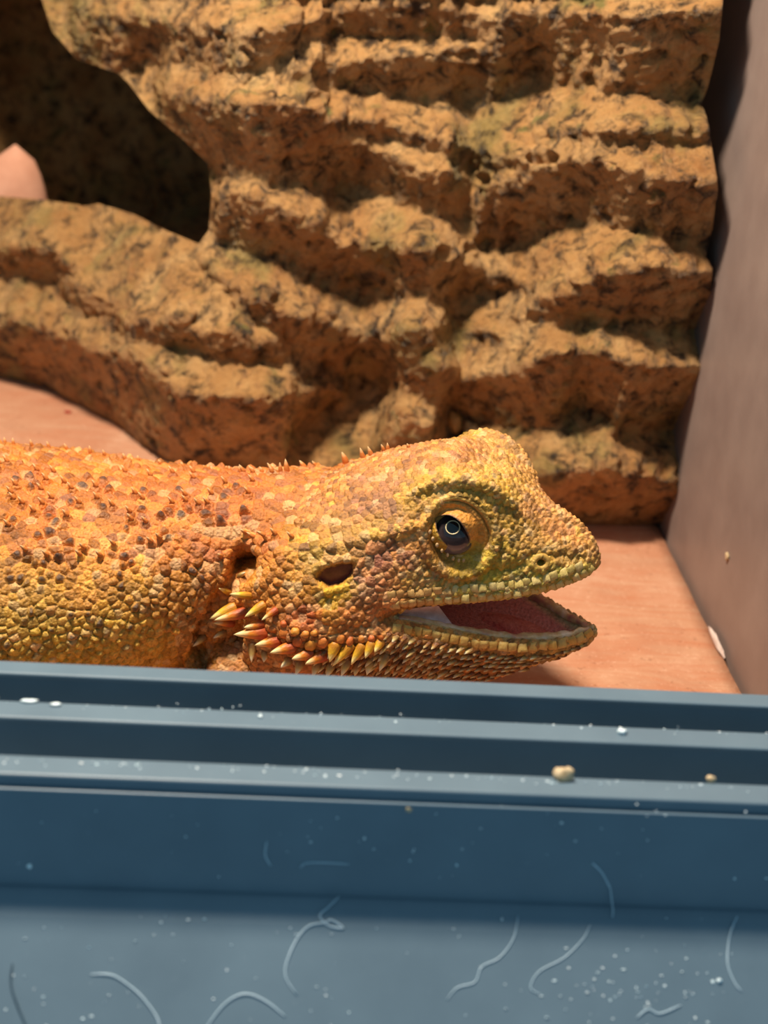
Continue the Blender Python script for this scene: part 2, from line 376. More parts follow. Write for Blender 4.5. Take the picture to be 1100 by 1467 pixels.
    for e_, dy in ((0.12, 0.4), (0.4, 1.4), (0.7, 4.0), (0.7, 11.0)):
        cur = {}
        blk = []
        for i in rim:
            q = V[i] + (V[i] - cen)*np.array([e_, 0, e_*(1.6 if V[i][2] < cen[2] else 0.25)]); q[1] = V[i][1] + dy if dy < 9 else V[rim][:, 1].max() + 4.5
            q[2] = max(q[2], 0.1); cur[i] = nv + len(blk); blk.append(q)
        Vs.append(np.array(blk)); nv += len(blk)
        F.append(np.array([(prev[b2], prev[a2], cur[a2], cur[b2]) for a2, b2 in rb])); prev = cur
    Vs.append(np.array([[cen[0], V[rim][:, 1].max() + 4.7, cen[2]]])); cidx = nv; nv += 1
    F.append(np.array([(prev[b2], prev[a2], cidx, cidx) for a2, b2 in rb]))
    # sides, top and bottom carried back to give the shell its thickness
    oi = np.unique(ob); o2 = {}
    blk = []
    for i in oi:
        o2[i] = nv + len(blk); q = V[i] + np.array([-0.25 if px[i][0] > 900 else 0, 2.6, 0]); q[2] = max(q[2], 0.0); blk.append(q)
    Vs.append(np.array(blk)); nv += len(blk)
    F.append(np.array([(b2, a2, o2[a2], o2[b2]) for a2, b2 in ob]))
    Vall = np.concatenate(Vs)
    def sub(name, fl, smooth=True):
        q = np.concatenate([f[f[:, 2] != f[:, 3]] for f in fl]); t3 = np.concatenate([f[f[:, 2] == f[:, 3]][:, :3] for f in fl])
        used = np.unique(np.concatenate([q.ravel(), t3.ravel()])); mp_ = np.full(len(Vall), -1); mp_[used] = np.arange(len(used))
        me = bpy.data.meshes.new(name); Vm = (Vall[used]*S).astype(np.float32)
        me.vertices.add(len(Vm)); me.vertices.foreach_set('co', Vm.ravel())
        li = np.concatenate([mp_[q].ravel(), mp_[t3].ravel()]).astype(np.int32); me.loops.add(len(li)); me.loops.foreach_set('vertex_index', li)
        ls = np.concatenate([np.arange(len(q))*4, len(q)*4 + np.arange(len(t3))*3]).astype(np.int32)
        me.polygons.add(len(ls)); me.polygons.foreach_set('loop_start', ls); me.update(calc_edges=True)
        me.polygons.foreach_set('use_smooth', np.ones(len(me.polygons), bool)); return me, used
    face, used = sub('rock_face', [F[0], F[-1]])
    lining, _u = sub('cave_lining', F[1:-1])
    return face, lining, G.reshape(-1, 3)
m_rock = NT('resin_rock', 0.40, 0.5)
b = m_rock.ramp(m_rock.noise(0.7, 6, 0.6), [(0.25, rgba((164, 112, 62))), (0.5, rgba((190, 142, 86))), (0.75, rgba((212, 170, 114)))])
gn = m_rock.ramp(m_rock.noise(0.5, 4, 0.6, dist=0.5), [(0.52, (0, 0, 0)), (0.66, (1, 1, 1))])
b = m_rock.mix(m_rock.math('MULTIPLY', gn, 0.5), b, rgba((118, 122, 66)))
g2 = m_rock.ramp(m_rock.noise(1.1, 6, 0.65, dist=0.6), [(0.60, (0, 0, 0)), (0.70, (1, 1, 1))])
b = m_rock.mix(m_rock.math('MULTIPLY', g2, 0.65), b, rgba((84, 104, 50)))
# blotchy dark stain, the same all over the rock
cov = m_rock.math('ADD', m_rock.noise(2.0, 8, 0.70, dist=0.5), 0.045)
dk = m_rock.ramp(cov, [(0.53, (0, 0, 0)), (0.67, (1, 1, 1))])
b = m_rock.mix(m_rock.math('MULTIPLY', dk, 0.93), b, rgba((32, 24, 20)))
fd = m_rock.ramp(m_rock.noise(6.0, 6, 0.75, dist=0.8), [(0.58, (0, 0, 0)), (0.68, (1, 1, 1))])
b = m_rock.mix(m_rock.math('MULTIPLY', fd, 0.6), b, rgba((84, 54, 32)))
lt = m_rock.ramp(m_rock.noise(8, 4, 0.7), [(0.60, (0, 0, 0)), (0.72, (1, 1, 1))])
b = m_rock.mix(m_rock.math('MULTIPLY', lt, 0.4), b, rgba((222, 178, 116)))
m_rock.color(b)
hgt = m_rock.math('ADD', m_rock.noise(7, 8, 0.72), m_rock.math('MULTIPLY', m_rock.voro(5.0), 0.4))
m_rock.bump(hgt, 0.9, 0.16)
m_nub = NT('resin_nub', 0.5, 0.4); m_nub.color(m_nub.ramp(m_nub.noise(2, 4), [(0.3, rgba((186, 126, 60))), (0.7, rgba((220, 170, 96)))])); m_nub.bump(m_nub.noise(9, 4), 0.4, 0.05)
face_me, lining_me, RFRONT = build_rock()
rbvh = BVHTree.FromPolygons([tuple(v.co/S) for v in face_me.vertices], [tuple(p.vertices) for p in face_me.polygons])
rock = thing('rock_hide', 'golden brown layered artificial rock hide with a dark cave opening', 'rock hide', (0, 14.0, 0))
link('rock_face', face_me, m_rock.m, rock); link('cave_lining', lining_me, m_rock.m, rock)

# ---------------------------------------------------------------- the bearded dragon
PSI = math.radians(22)
HF = np.array([math.cos(PSI), -math.sin(PSI), 0.0]); HN = np.array([math.sin(PSI), math.cos(PSI), 0.0])
TIP = ony(862, 806, -1.0)                 # snout tip, on the head's mid plane
def mirror(P): return P - 2*((P - TIP) @ HN)[..., None]*HN if np.ndim(P) > 1 else P - 2*((P - TIP) @ HN)*HN
def mid(P, z): return np.array([*(P - ((P - TIP) @ HN)*HN)[:2], z])
def lat(P, f):                            # the point moved to a fraction f of its distance from the mid plane
    return P - ((P - TIP) @ HN)*HN*(1 - f)
def loft(secs, n_len, n_ring):
    A = np.array(secs)                    # s x k x 3
    A = np.stack([cr(A[:, k], n_len) for k in range(A.shape[1])], 1)
    out = []
    for ring in A:
        R = np.concatenate([ring[-2:], ring, ring[:3]]); q = cr(R, (len(R) - 1)*8 + 1)[16:-16 - 8]
        d = np.r_[0, np.cumsum(np.linalg.norm(np.diff(np.r_[q, q[:1]], axis=0), axis=1))]
        t = np.linspace(0, d[-1], n_ring, endpoint=False); q2 = np.r_[q, q[:1]]
        out.append(np.stack([np.interp(t, d, q2[:, i]) for i in range(3)], 1))
    V = np.concatenate(out); F = []
    for i in range(n_len - 1):
        for k in range(n_ring):
            F.append((i*n_ring + k, i*n_ring + (k + 1) % n_ring, (i + 1)*n_ring + (k + 1) % n_ring, (i + 1)*n_ring + k))
    F.append(tuple(range(n_ring))[::-1]); F.append(tuple((n_len - 1)*n_ring + k for k in range(n_ring)))
    return V, F
def ellipsoid(c, ax, n=20):
    """ax: 3 x 3 rows are the semi axes"""
    V = []; F = []
    for i in range(n + 1):
        th = math.pi*i/n
        for k in range(2*n):
            ph = math.pi*k/n; d = np.array([math.sin(th)*math.cos(ph), math.sin(th)*math.sin(ph), math.cos(th)])
            V.append(c + d @ np.asarray(ax))
    for i in range(n):
        for k in range(2*n): F.append((i*2*n + k, (i + 1)*2*n + k, (i + 1)*2*n + (k + 1) % (2*n), i*2*n + (k + 1) % (2*n)))
    return np.array(V), F

SK = [ # u, brow v,Y, mid v,Y, lip v,Y, dome, palate
 (861,797,-1.00, 805,-1.00, 812,-1.00,.03,.02),(852,780,-.98, 802,-1.10, 819,-1.08,.08,.05),
 (837,764,-.92, 800,-1.22, 829,-1.18,.14,.08),(812,750,-.88, 800,-1.32, 839,-1.28,.16,.12),
 (780,735,-.84, 798,-1.38, 849,-1.34,.14,.18),(745,714,-.88, 790,-1.40, 856,-1.38,.10,.22),
 (710,697,-.98, 775,-1.40, 861,-1.42,.05,.25),(670,687,-1.04, 770,-1.44, 865,-1.46,.05,.25),
 (630,686,-1.04, 770,-1.50, 868,-1.50,.24,.25),(590,700,-.98, 780,-1.52, 873,-1.54,.44,.25),
 (550,716,-.88, 790,-1.52, 886,-1.58,.56,.2),(500,732,-.76, 800,-1.50, 895,-1.62,.60,.0),
 (450,746,-.64, 808,-1.42, 897,-1.60,.52,.0),(400,760,-.5, 815,-1.25, 895,-1.40,.3,.0),(355,775,-.3, 822,-.9, 890,-1.0,.1,.0)]
def skull():
    secs = []
    for (u, bv, bY, mv, mY, lv, lY, dome, pal) in SK:
        b_ = ony(u, bv, bY); m = ony(u, mv, mY); l = ony(u, lv, lY)
        top = mid(b_, b_[2] + dome); p = mid(l, l[2] + pal)
        secs.append([top, b_, m, l, p, mirror(l), mirror(m), mirror(b_)])
    return loft(secs, 90, 64)
JW = [ # u, rim v,Y, outer v,Y, low v,Y, floor drop
 (857,896,-1.00, 901,-1.00, 906,-1.00,.03),(848,901,-1.12, 910,-1.14, 918,-1.08,.10),
 (832,907,-1.22, 918,-1.26, 928,-1.16,.2),(805,913,-1.32, 926,-1.37, 940,-1.22,.3),
 (770,916,-1.41, 932,-1.46, 952,-1.25,.35),(720,914,-1.48, 934,-1.54, 968,-1.25,.38),
 (670,907,-1.54, 934,-1.62, 985,-1.2,.38),(620,897,-1.58, 934,-1.70, 1000,-1.15,.35),
 (570,889,-1.60, 933,-1.78, 1012,-1.1,.25),(520,880,-1.60, 930,-1.84, 1016,-1.05,.0),
 (470,872,-1.58, 926,-1.88, 1016,-1.0,.0),(420,868,-1.45, 918,-1.82, 1010,-.9,.0),(380,868,-1.15, 908,-1.5, 1000,-.7,.0),(350,872,-.8, 905,-1.0, 990,-.4,.0)]
def jaw():
    secs = []
    for (u, rv_, rY, ov, oY, lv, lY, fd) in JW:
        r = ony(u, rv_, rY); o_ = ony(u, ov, oY); l = ony(u, lv, lY)
        ri = lat(r, 0.74); ri[2] -= 0.06 + fd*0.15; fl = mid(r, r[2] - fd); bt = mid(l, l[2] - 0.08)
        secs.append([fl, ri, r, o_, l, bt, mirror(l), mirror(o_), mirror(r), mirror(ri)])
    return loft(secs, 90, 72)
BD = [ # u, outline v, half width, half height, mid Y
 (470,668,1.35,1.2,.90),(410,668,1.65,1.4,1.05),(350,669,1.85,1.6,1.15),(290,665,2.2,1.75,1.2),(210,657,2.7,1.9,1.25),
 (110,641,3.1,2.1,1.3),(0,628,3.4,2.2,1.3),(-130,618,3.5,2.2,1.3),(-300,625,3.3,2.0,1.3)]
def body():
    secs = []
    for (u, ov, w_, h_, ym) in BD:
        # centre lies below the outline by the ellipse's reach across the line of sight
        c_ = ony(u, ov, ym); dist = (c_ - CAM) @ FW
        th = math.radians(27); ext = math.sqrt((h_*math.cos(th))**2 + (w_*math.sin(th))**2)
        c_ = ony(u, ov + ext*FPX/dist, ym)
        secs.append([np.array([c_[0], ym + w_*sy, c_[2] + h_*sz]) for sy, sz in RINGP])
    x0, z0 = secs[-1][0][0], np.mean([q[2] for q in secs[-1]])
    for dx, w_, h_, zc, ym in ((-2.2, 2.4, 1.6, 1.7, 1.3), (-4.2, 1.4, 1.2, 1.25, 1.4), (-7.0, 0.9, 0.85, 0.9, 1.8), (-10.5, 0.5, 0.5, 0.55, 2.8), (-13.0, 0.2, 0.2, 0.25, 3.8)):
        secs.append([np.array([x0 + dx, ym + w_*sy, zc + h_*sz]) for sy, sz in RINGP])
    return loft(secs, 150, 72)
RINGP = []
for k in range(12):
    a = math.pi/2 + 2*math.pi*k/12; cx, sx = math.cos(a), math.sin(a)
    RINGP.append((math.copysign(abs(cx)**0.9, cx), math.copysign(abs(sx)**0.9, sx)))
def limb(pts, rad):
    V, F = tube(cr(np.array(pts), 16), np.interp(np.linspace(0, len(rad) - 1, 16), range(len(rad)), rad), 14); return V, F
pieces = [skull(), jaw(), body()]
bx_ = lambda u: float(ony(u, 800, 1.2)[0])
for sgn in (-1, 1):                        # short splayed legs, mostly behind the track
    sh = lambda dx, dy, z: (bx_(190) + dx, 1.2 + sgn*dy, z)
    pieces.append(limb([sh(0, 1.4, 1.3), sh(-1.2, 2.8, 0.75), sh(-1.6, 3.7, 0.7), sh(-0.2, 4.1, 0.5), sh(0.5, 4.3, 0.22)], [0.8, 0.6, 0.45, 0.36, 0.22]))
    for da in (-0.5, -0.2, 0.1, 0.4, 0.7):
        pieces.append(limb([sh(0.4, 4.3, 0.22), sh(0.4 + 0.6*math.cos(da), 4.3 + 0.6*math.sin(da), 0.2), sh(0.4 + 1.1*math.cos(da), 4.3 + 1.1*math.sin(da), 0.1)], [0.2, 0.13, 0.06]))
    hp = lambda dx, dy, z: (bx_(-300) + dx, 1.3 + sgn*dy, z)
    pieces.append(limb([hp(0, 1.6, 1.6), hp(1.2, 3.2, 1.5), hp(1.7, 4.0, 1.1), hp(0.2, 4.0, 0.6), hp(0.8, 4.3, 0.22)], [0.95, 0.8, 0.6, 0.4, 0.22]))
pieces.append(ellipsoid(ony(345, 945, 0.0), np.diag([1.3, 1.25, 0.75])))
# brow ridges round the eyes, cheek swelling
EYEC = ony(655, 768, -1.30)
for mfun in (lambda q: q, mirror):
    ring = []
    for (u, v, Y) in ((578,716,-1.12),(600,694,-1.14),(635,682,-1.16),(670,681,-1.16),(705,692,-1.14),(730,712,-1.10),(750,742,-1.10)):
        ring.append(mfun(ony(u, v + 8, Y + 0.03)))
    V, F = tube(cr(np.array(ring), 30), np.interp(np.linspace(0, 1, 30), [0, .2, .5, .8, 1], [.06, .10, .13, .11, .06]), 14); pieces.append((V, F))
    V, F = ellipsoid(mfun(ony(485, 868, -1.25)), np.diag([1.0, 0.62, 0.55])); pieces.append((V, F))
def build_body():
    V = []; F = []; n = 0
    for v, f in pieces:
        V.append(v); F += [tuple(i + n for i in q) for q in f]; n += len(v)
    me = mesh_np('body_raw', np.concatenate(V), F)
    o = bpy.data.objects.new('body_raw', me); COL.objects.link(o)
    md = o.modifiers.new('r', 'REMESH'); md.mode = 'VOXEL'; md.voxel_size = VOX*S; md.adaptivity = 0
    dg = bpy.context.evaluated_depsgraph_get(); ev = o.evaluated_get(dg)
    me2 = bpy.data.meshes.new_from_object(ev); bpy.data.objects.remove(o); bpy.data.meshes.remove(me)
    return me2
VOX = 0.027
bme = build_body(); bme.name = 'body'; bme.materials.clear()
nv = len(bme.vertices)
P = np.empty(nv*3, np.float32); bme.vertices.foreach_get('co', P); P = P.reshape(-1, 3).astype(float)/S
ne = len(bme.edges); ED = np.empty(ne*2, np.int32); bme.edges.foreach_get('vertices', ED); ED = ED.reshape(-1, 2)
deg = np.bincount(ED.ravel(), minlength=nv).astype(float)
def relax(A, it, lam_=0.5):
    for _ in range(it):
        acc = np.stack([np.bincount(ED[:, 0], A[ED[:, 1], k], nv) + np.bincount(ED[:, 1], A[ED[:, 0], k], nv) for k in range(A.shape[1])], 1)
        A = A + lam_*(acc/deg[:, None] - A)
    return A
npoly = len(bme.polygons); LV = np.empty(len(bme.loops), np.int32); bme.loops.foreach_get('vertex_index', LV)
QF = LV.reshape(-1, 4)
def normals(A):
    a, b2, c_, d_ = (A[QF[:, k]] for k in range(4)); fn = np.cross(c_ - a, d_ - b2)
    N = np.stack([np.bincount(QF.ravel(), np.repeat(fn[:, k], 4), nv) for k in range(3)], 1)
    return N/(np.linalg.norm(N, axis=1)[:, None] + 1e-12)
P = relax(P, 13); P[:, 2] = np.where(P[:, 2] < 0.15, 0.15 + (P[:, 2] - 0.15)*0.05, P[:, 2])
N = normals(P)
XN = float(ony(430, 800, 0)[0])            # behind this X the mirror plane is the body's
def side_px(A):
    Lh = (A - TIP) @ HN; Am = np.where((Lh > 0)[:, None], A - 2*Lh[:, None]*HN, A)
    Ab = A.copy(); Ab[:, 1] = np.where(A[:, 1] > 1.2, 2.4 - A[:, 1], A[:, 1])
    Q = np.where((A[:, 0] > XN)[:, None], Am, Ab); return np.stack(proj(Q), 1)
uv = side_px(P); U, W = uv[:, 0], uv[:, 1]
near = ((P - TIP) @ HN)
facing = np.abs(N @ HN)                    # how far the skin faces sideways
# inside of the mouth: skin that looks into the gap between the jaws
jr = np.array([(u, rv_, rY) for (u, rv_, rY, *_r) in JW]); 
rimP = np.array([ony(*q) for q in jr]); rimL = np.abs((rimP - TIP) @ HN); rimA = (rimP - TIP) @ HF
ax_ = (P - TIP) @ HF
rl = np.interp(ax_, rimA[::-1], rimL[::-1]); rz = np.interp(ax_, rimA[::-1], rimP[::-1, 2])
A_CORNER = float((ony(560, 885, -1.6) - TIP) @ HF)
inm = (ax_ > A_CORNER - 0.6)*sstep(0.10, 0.0, np.abs(near) - (rl - 0.10))*sstep(0.0, 0.25, N[:, 2])*(P[:, 2] < rz + 0.12)
lipz = np.interp(ax_, ((np.array([ony(q[0], q[5], q[6]) for q in SK]) - TIP) @ HF)[::-1], np.array([ony(q[0], q[5], q[6])[2] for q in SK])[::-1])
inm = np.maximum(inm, (ax_ > A_CORNER - 0.6)*sstep(-0.1, -0.4, N[:, 2])*(np.abs(P[:, 2] - lipz) < 0.3)*(P[:, 2] > rz)*sstep(0.04, -0.04, np.abs(near) - (rl - 0.14)))
inm = relax(inm[:, None], 2)[:, 0]
EAR = [(450,829),(462,814),(490,807),(506,808),(504,823),(490,838),(470,843)]
ear_d = np.where(inpoly(U, W, EAR), -segdist(U, W, EAR + EAR[:1]), segdist(U, W, EAR + EAR[:1]))
sidew = sstep(0.15, 0.45, facing)*(1 - inm)
disp = np.zeros(nv)
disp -= 0.26*sstep(3.0, -5.0, ear_d)*sidew
disp += 0.035*np.exp(-((ear_d - 7)/5.0)**2)*sidew
# eye socket, with the ring of the orbit
ed = np.hypot((U - 659)/46.0, (W - 768)/50.0)
disp -= 0.20*sstep(1.05, 0.75, ed)*sidew
disp += 0.05*np.exp(-((ed - 1.16)/0.10)**2)*sidew
disp -= 0.025*np.exp(-((ed - 1.38)/0.10)**2)*sidew*(W > 730)
# hollow behind the ear and the neck fold
disp -= 0.55*np.exp(-(((U - 347)/11.0)**2 + ((W - 806)/20.0)**2))*(P[:, 1] < 1.2)
disp -= 0.28*np.exp(-(segdist(U, W, [(350,800),(332,840),(312,870),(292,905),(285,950)])/12.0)**2)
disp += 0.10*np.exp(-(segdist(U, W, [(392,775),(405,800),(385,830),(350,850)])/14.0)**2)
for fx in (285, 305, 262, 240, 215):       # wrinkles down the neck
    disp -= 0.05*np.exp(-(segdist(U, W, [(fx + 40, 735),(fx + 10, 800),(fx, 880),(fx - 3, 950)])/5.0)**2)*sstep(730, 790, W)
disp += 0.06*np.exp(-(segdist(U, W, [(600,752),(540,765),(480,782),(415,790)])/9.0)**2)*sidew
disp -= 0.05*np.exp(-(segdist(U, W, [(590,772),(540,800),(510,830),(470,862)])/10.0)**2)*sidew
disp += 0.05*np.exp(-(segdist(U, W, [(560,862),(640,852),(740,845),(840,815)])/7.0)**2)*sidew
disp -= 0.05*np.exp(-(segdist(U, W, [(700,822),(745,812),(765,795),(830,800)])/6.0)**2)*sidew
disp += 0.05*np.exp(-((np.hypot(U - 775, W - 806) - 9)/4.5)**2)*sidew
disp -= 0.30*np.exp(-(np.hypot((U - 777)/5.5, (W - 806)/6.0))**2)*sidew
P = P + N*disp[:, None]
P = relax(P, 2); N = normals(P)
# --- scales: seeds spread over the skin, each vertex belongs to the nearest
vis = (P[:, 0] > bx_(-80))
def spacing(u, w):
    r = np.where(u < 430, 0.165 - 0.045*sstep(720, 860, w), 0.115)
    r = np.where((u >= 430) & (w > 735) & (u < 600) & (w < 800), 0.15, r)
    r = np.where((u > 560) & (w < 860) & (u < 760) & (w > 680), 0.085, r)
    r = np.where(u >= 740, 0.085, r); r = np.where((u > 430) & (w < 735) & (u < 740), 0.098, r)
    r = np.where((u > 430) & (w > 850), 0.105, r)
    return r
SP = spacing(U, W)
cand = rng.permutation(nv)[:min(nv, 150000)]
cell = 0.2; grid = {}; seeds = []
Pl = P.tolist()
for i in cand:
    x, y, z = Pl[i]; r = SP[i]; k0 = (int(x//cell), int(y//cell), int(z//cell)); ok = True; r2 = r*r
    for a in (-1, 0, 1):
        for b2 in (-1, 0, 1):
            for c_ in (-1, 0, 1):
                for (qx, qy, qz) in grid.get((k0[0] + a, k0[1] + b2, k0[2] + c_), ()):
                    if (qx - x)**2 + (qy - y)**2 + (qz - z)**2 < r2: ok = False; break
                if not ok: break
            if not ok: break
        if not ok: break
    if ok: grid.setdefault(k0, []).append((x, y, z)); seeds.append(i)
seeds = np.array(seeds); ns = len(seeds)
kd = KDTree(ns)
for j, i in enumerate(seeds): kd.insert(Pl[i], j)
kd.balance()
s1 = np.zeros(nv, np.int32); f1 = np.zeros(nv); f2 = np.zeros(nv)
for i in range(nv):
    (c1, j1, d1), (c2, j2, d2) = kd.find_n(Pl[i], 2); s1[i] = j1; f1[i] = d1; f2[i] = d2
SU, SW = U[seeds], W[seeds]
edge = (f2 - f1)/(SP[seeds][s1])           # 0 at a joint, 1 at a scale's middle
dome = 1 - (1 - np.clip(edge/0.6, 0, 1))**2
sr = rng.random(ns)
big = np.where(SU < 430, (sr > 0.82)*1.0, (sr > 0.93)*0.4)*(SW < 800) + np.where((SU < 430) & (SW >= 800), (sr > 0.9)*0.7, 0)
SPOTS = [(13,825),(31,827),(30,797),(57,802),(61,835),(82,823),(78,795),(53,772),(69,764),(170,795),(172,844),(187,806),(174,818),(42,884),(74,907),(105,913),(103,879),(147,902),(185,900),(191,869),(95,716),(151,724),(199,730),(233,728),(263,732),(290,734),(311,732),(197,776),(273,814),(284,825),(181,753),(244,764),(103,776),(69,734),(13,735),(80,747),(4,928),(4,909),(126,882),(18,640),(47,645),(120,645),(155,660),(160,700),(45,690),(210,690),(320,700),(340,690),(255,700),(356,730)]
spot = np.zeros(ns); hidden_ = 40*np.linalg.norm(P[seeds] - CAM, axis=1)
for (a, b2) in SPOTS:
    d = np.hypot(SU - a, SW - b2) + hidden_; k = np.argmin(d); spot[k] = 1.0
    for k2 in np.argsort(d)[1:2]: spot[k2] = max(spot[k2], 0.45)
amp = SP[seeds]*np.where(SU > 430, 0.34, 0.34); amp = amp*(1 + 0.9*big + 0.8*spot)
keel = np.clip(1 - f1/(SP*0.55), 0, 1)
mouthless = (1 - np.clip(inm*1.5, 0, 1))
ear_in = sstep(2, -3, ear_d)*sidew; sock = sstep(1.05, 0.95, ed)*sidew
flat = mouthless*(1 - ear_in)*(1 - sock)
sd = (amp[s1]*dome - 0.5*amp[s1] + (big + spot)[s1]*0.055*keel)*flat
# scales overlap towards the tail: rear edge raised
back = (P - P[seeds][s1]) @ (-HF)
sd += np.clip(back/SP, -0.6, 0.6)*0.035*flat*dome
P = P + N*sd[:, None]
bme.vertices.foreach_set('co', (P*S).astype(np.float32).ravel()); bme.update()
# --- pigment
CP = [ # u, v, sRGB
 (0,640,208,118,52),(60,660,214,122,54),(120,690,220,136,62),(0,700,214,134,62),(60,740,208,126,56),(150,740,214,138,70),(0,770,206,130,58),(90,780,208,134,62),
 (0,830,196,140,60),(60,850,196,146,62),(120,840,204,142,60),(0,900,204,160,66),(70,910,210,168,68),(150,910,214,168,66),(220,920,210,160,60),(250,880,196,134,52),
 (180,700,216,128,58),(240,700,212,126,60),(300,690,210,124,58),(360,690,204,118,54),(180,780,212,134,62),(240,790,206,128,58),(300,790,200,118,52),(330,770,206,128,62),
 (200,850,204,148,62),(260,850,196,132,54),(300,850,186,120,52),(300,920,190,130,60),(370,940,186,126,66),(330,945,186,126,66),(40,940,206,166,70),(160,945,212,168,68),(330,720,206,122,58),(400,700,204,124,60),(400,740,206,130,62),
 (440,680,208,132,68),(480,665,206,132,72),(530,655,200,136,80),(600,655,200,138,84),(660,650,204,142,88),(720,640,212,156,96),(760,660,214,158,96),
 (450,720,206,140,78),(520,700,196,138,88),(560,690,198,140,92),(520,725,172,122,84),(560,728,160,116,80),(460,745,206,148,82),(500,770,214,166,84),(540,760,212,166,90),(580,760,208,152,74),
 (430,775,210,158,74),(450,800,196,160,80),(480,795,190,148,88),(540,800,184,116,80),(580,800,176,118,86),(560,780,190,128,80),(540,830,196,128,84),(600,830,200,160,90),(520,845,206,160,120),
 (470,855,222,178,46),(490,850,226,186,50),(440,850,204,140,58),(430,830,196,140,66),(400,810,214,140,56),(390,780,206,122,52),(360,830,216,140,54),(345,860,218,138,60),
 (440,880,214,112,60),(500,870,212,128,66),(540,870,204,130,72),(580,860,208,140,70),(620,850,214,176,100),(680,850,206,188,96),(740,845,194,184,92),(800,830,186,178,88),(840,815,188,168,84),
 (580,720,206,160,76),(600,700,212,168,80),(650,690,220,180,86),(700,700,214,172,80),(730,720,196,158,72),(740,750,176,138,62),(720,790,180,150,60),(700,815,200,176,62),(670,825,196,160,60),
 (620,810,178,132,66),(600,790,186,130,70),(760,730,206,148,90),(790,720,212,156,98),(800,760,206,144,84),(830,770,212,150,88),(850,795,208,158,92),(760,780,186,142,74),(800,795,196,150,78),(775,820,198,180,84),(720,760,184,146,66),
 (600,905,206,134,62),(660,920,204,150,76),(720,930,190,140,78),(780,930,186,150,88),(830,920,200,166,100),(560,920,196,136,76),(620,945,188,136,76),(680,955,186,126,66),(720,955,186,126,68),(520,920,192,128,68),(480,940,190,128,70),(420,930,190,126,66)]
CP = np.array(CP, float); cpl = lin(CP[:, 2:])
def pigment(u, w, pw=3.0):
    d2 = (u[:, None] - CP[None, :, 0])**2 + (w[:, None] - CP[None, :, 1])**2 + 60.0
    wt = d2**(-pw/1.6); return (wt @ cpl)/wt.sum(1)[:, None]
sc = np.concatenate([pigment(SU[i:i + 4000], SW[i:i + 4000]) for i in range(0, ns, 4000)])
fs = (sstep(0.1, 0.5, near[seeds])*sstep(600, 660, SU)*0.7)[:, None]; sc = sc*(1 - fs) + fs*lin((212, 156, 98))
jit = rng.normal(0, 1, (ns, 1)); sc[:, 1] *= np.where(SU > 430, 0.93, 0.96); sc[:, 2] *= np.where(SU > 430, 0.80, 0.95); sc *= 0.90; sc = sc*np.exp(np.where(SU > 430, 0.27, 0.24)[:, None]*jit); sc[:, 2] *= np.exp(0.15*rng.normal(0, 1, ns))
pale = (rng.random(ns) > 0.88)[:, None]; sc = np.where(pale, sc*0.68 + 0.32*lin((236, 204, 150)), sc)
purp = (rng.random(ns) > 0.9)[:, None]*((SW < 735) | ((SU < 620) & (SW < 800)))[:, None]; sc = np.where(purp, sc*0.6 + 0.4*lin((146, 100, 80)), sc)
sc = np.minimum(sc, lin((226, 176, 118))*np.ones((ns, 1)))
dark = np.clip(spot, 0, 1)[:, None]
base = sc[s1]
# each scale: paler rim, the marked ones dark in the middle
rimc = sstep(0.45, 0.1, edge)[:, None]
colr = base*(1 - 0.35*rimc) + 0.35*rimc*base*np.array([1.12, 1.12, 1.0])
mk = dark[s1]*sstep(0.25, 0.8, edge)[:, None]*0.85; colr = colr*(1 - mk) + mk*lin((72, 58, 54))
mouth = lin((196, 120, 110))*np.ones((nv, 3))
gum = sstep(0.42, 0.16, rl - np.abs(near))[:, None]; mouth = mouth*(1 - gum) + gum*lin((212, 198, 140))
im = np.clip(inm*1.6, 0, 1)[:, None]; colr = colr*(1 - im) + im*mouth
e_ = ear_in[:, None]; colr = colr*(1 - e_) + e_*lin((110, 48, 40))
nr_ = (np.exp(-((np.hypot(U - 775, W - 806) - 10)/5.0)**2)*sidew)[:, None]*0.8; colr = colr*(1 - nr_) + nr_*lin((206, 168, 70))
at = bme.attributes.new('pigment', 'FLOAT_COLOR', 'POINT')
at.data.foreach_set('color', np.concatenate([np.clip(colr, 0, 1), np.ones((nv, 1))], 1).astype(np.float32).ravel())
wt_ = bme.attributes.new('wet', 'FLOAT', 'POINT'); wt_.data.foreach_set('value', np.clip(inm*1.6, 0, 1).astype(np.float32))
bme.polygons.foreach_set('use_smooth', np.ones(npoly, bool))

m_skin = NT('scaly_skin', 0.4, 0.5)
c = m_skin.attr('pigment')
fine = m_skin.noise(15, 6, 0.72)
c = m_skin.mix(0.8, c, m_skin.ramp(fine, [(0.32, (0.52, 0.45, 0.40)), (0.48, (1, 1, 1)), (0.68, (1.4, 1.4, 1.3))]), 'MULTIPLY')
m_skin.color(c)
m_skin.bump(m_skin.math('ADD', fine, m_skin.math('MULTIPLY', m_skin.voro(17), 0.7)), 0.7, 0.045)
rr = m_skin.ramp(m_skin.attr('wet', 'Fac'), [(0.2, (0.4, 0.4, 0.4)), (0.8, (0.12, 0.12, 0.12))]); m_skin.rough(rr)
m_skin.b.inputs['Subsurface Weight'].default_value = 0.0
root = thing('bearded_dragon', 'orange and yellow bearded dragon lizard lying with its mouth open behind the track', 'lizard', (bx_(0), 1.2, -0.03))
link('body', bme, m_skin.m, root)
bvh = BVHTree.FromPolygons([tuple(p) for p in P.tolist()], QF.tolist())
def hit(u, v):
    d = ray(u, v); d = d/np.linalg.norm(d); r_ = bvh.ray_cast(Vector(CAM), Vector(d))
    return (np.array(r_[0]), np.array(r_[1])) if r_[0] is not None else (None, None)

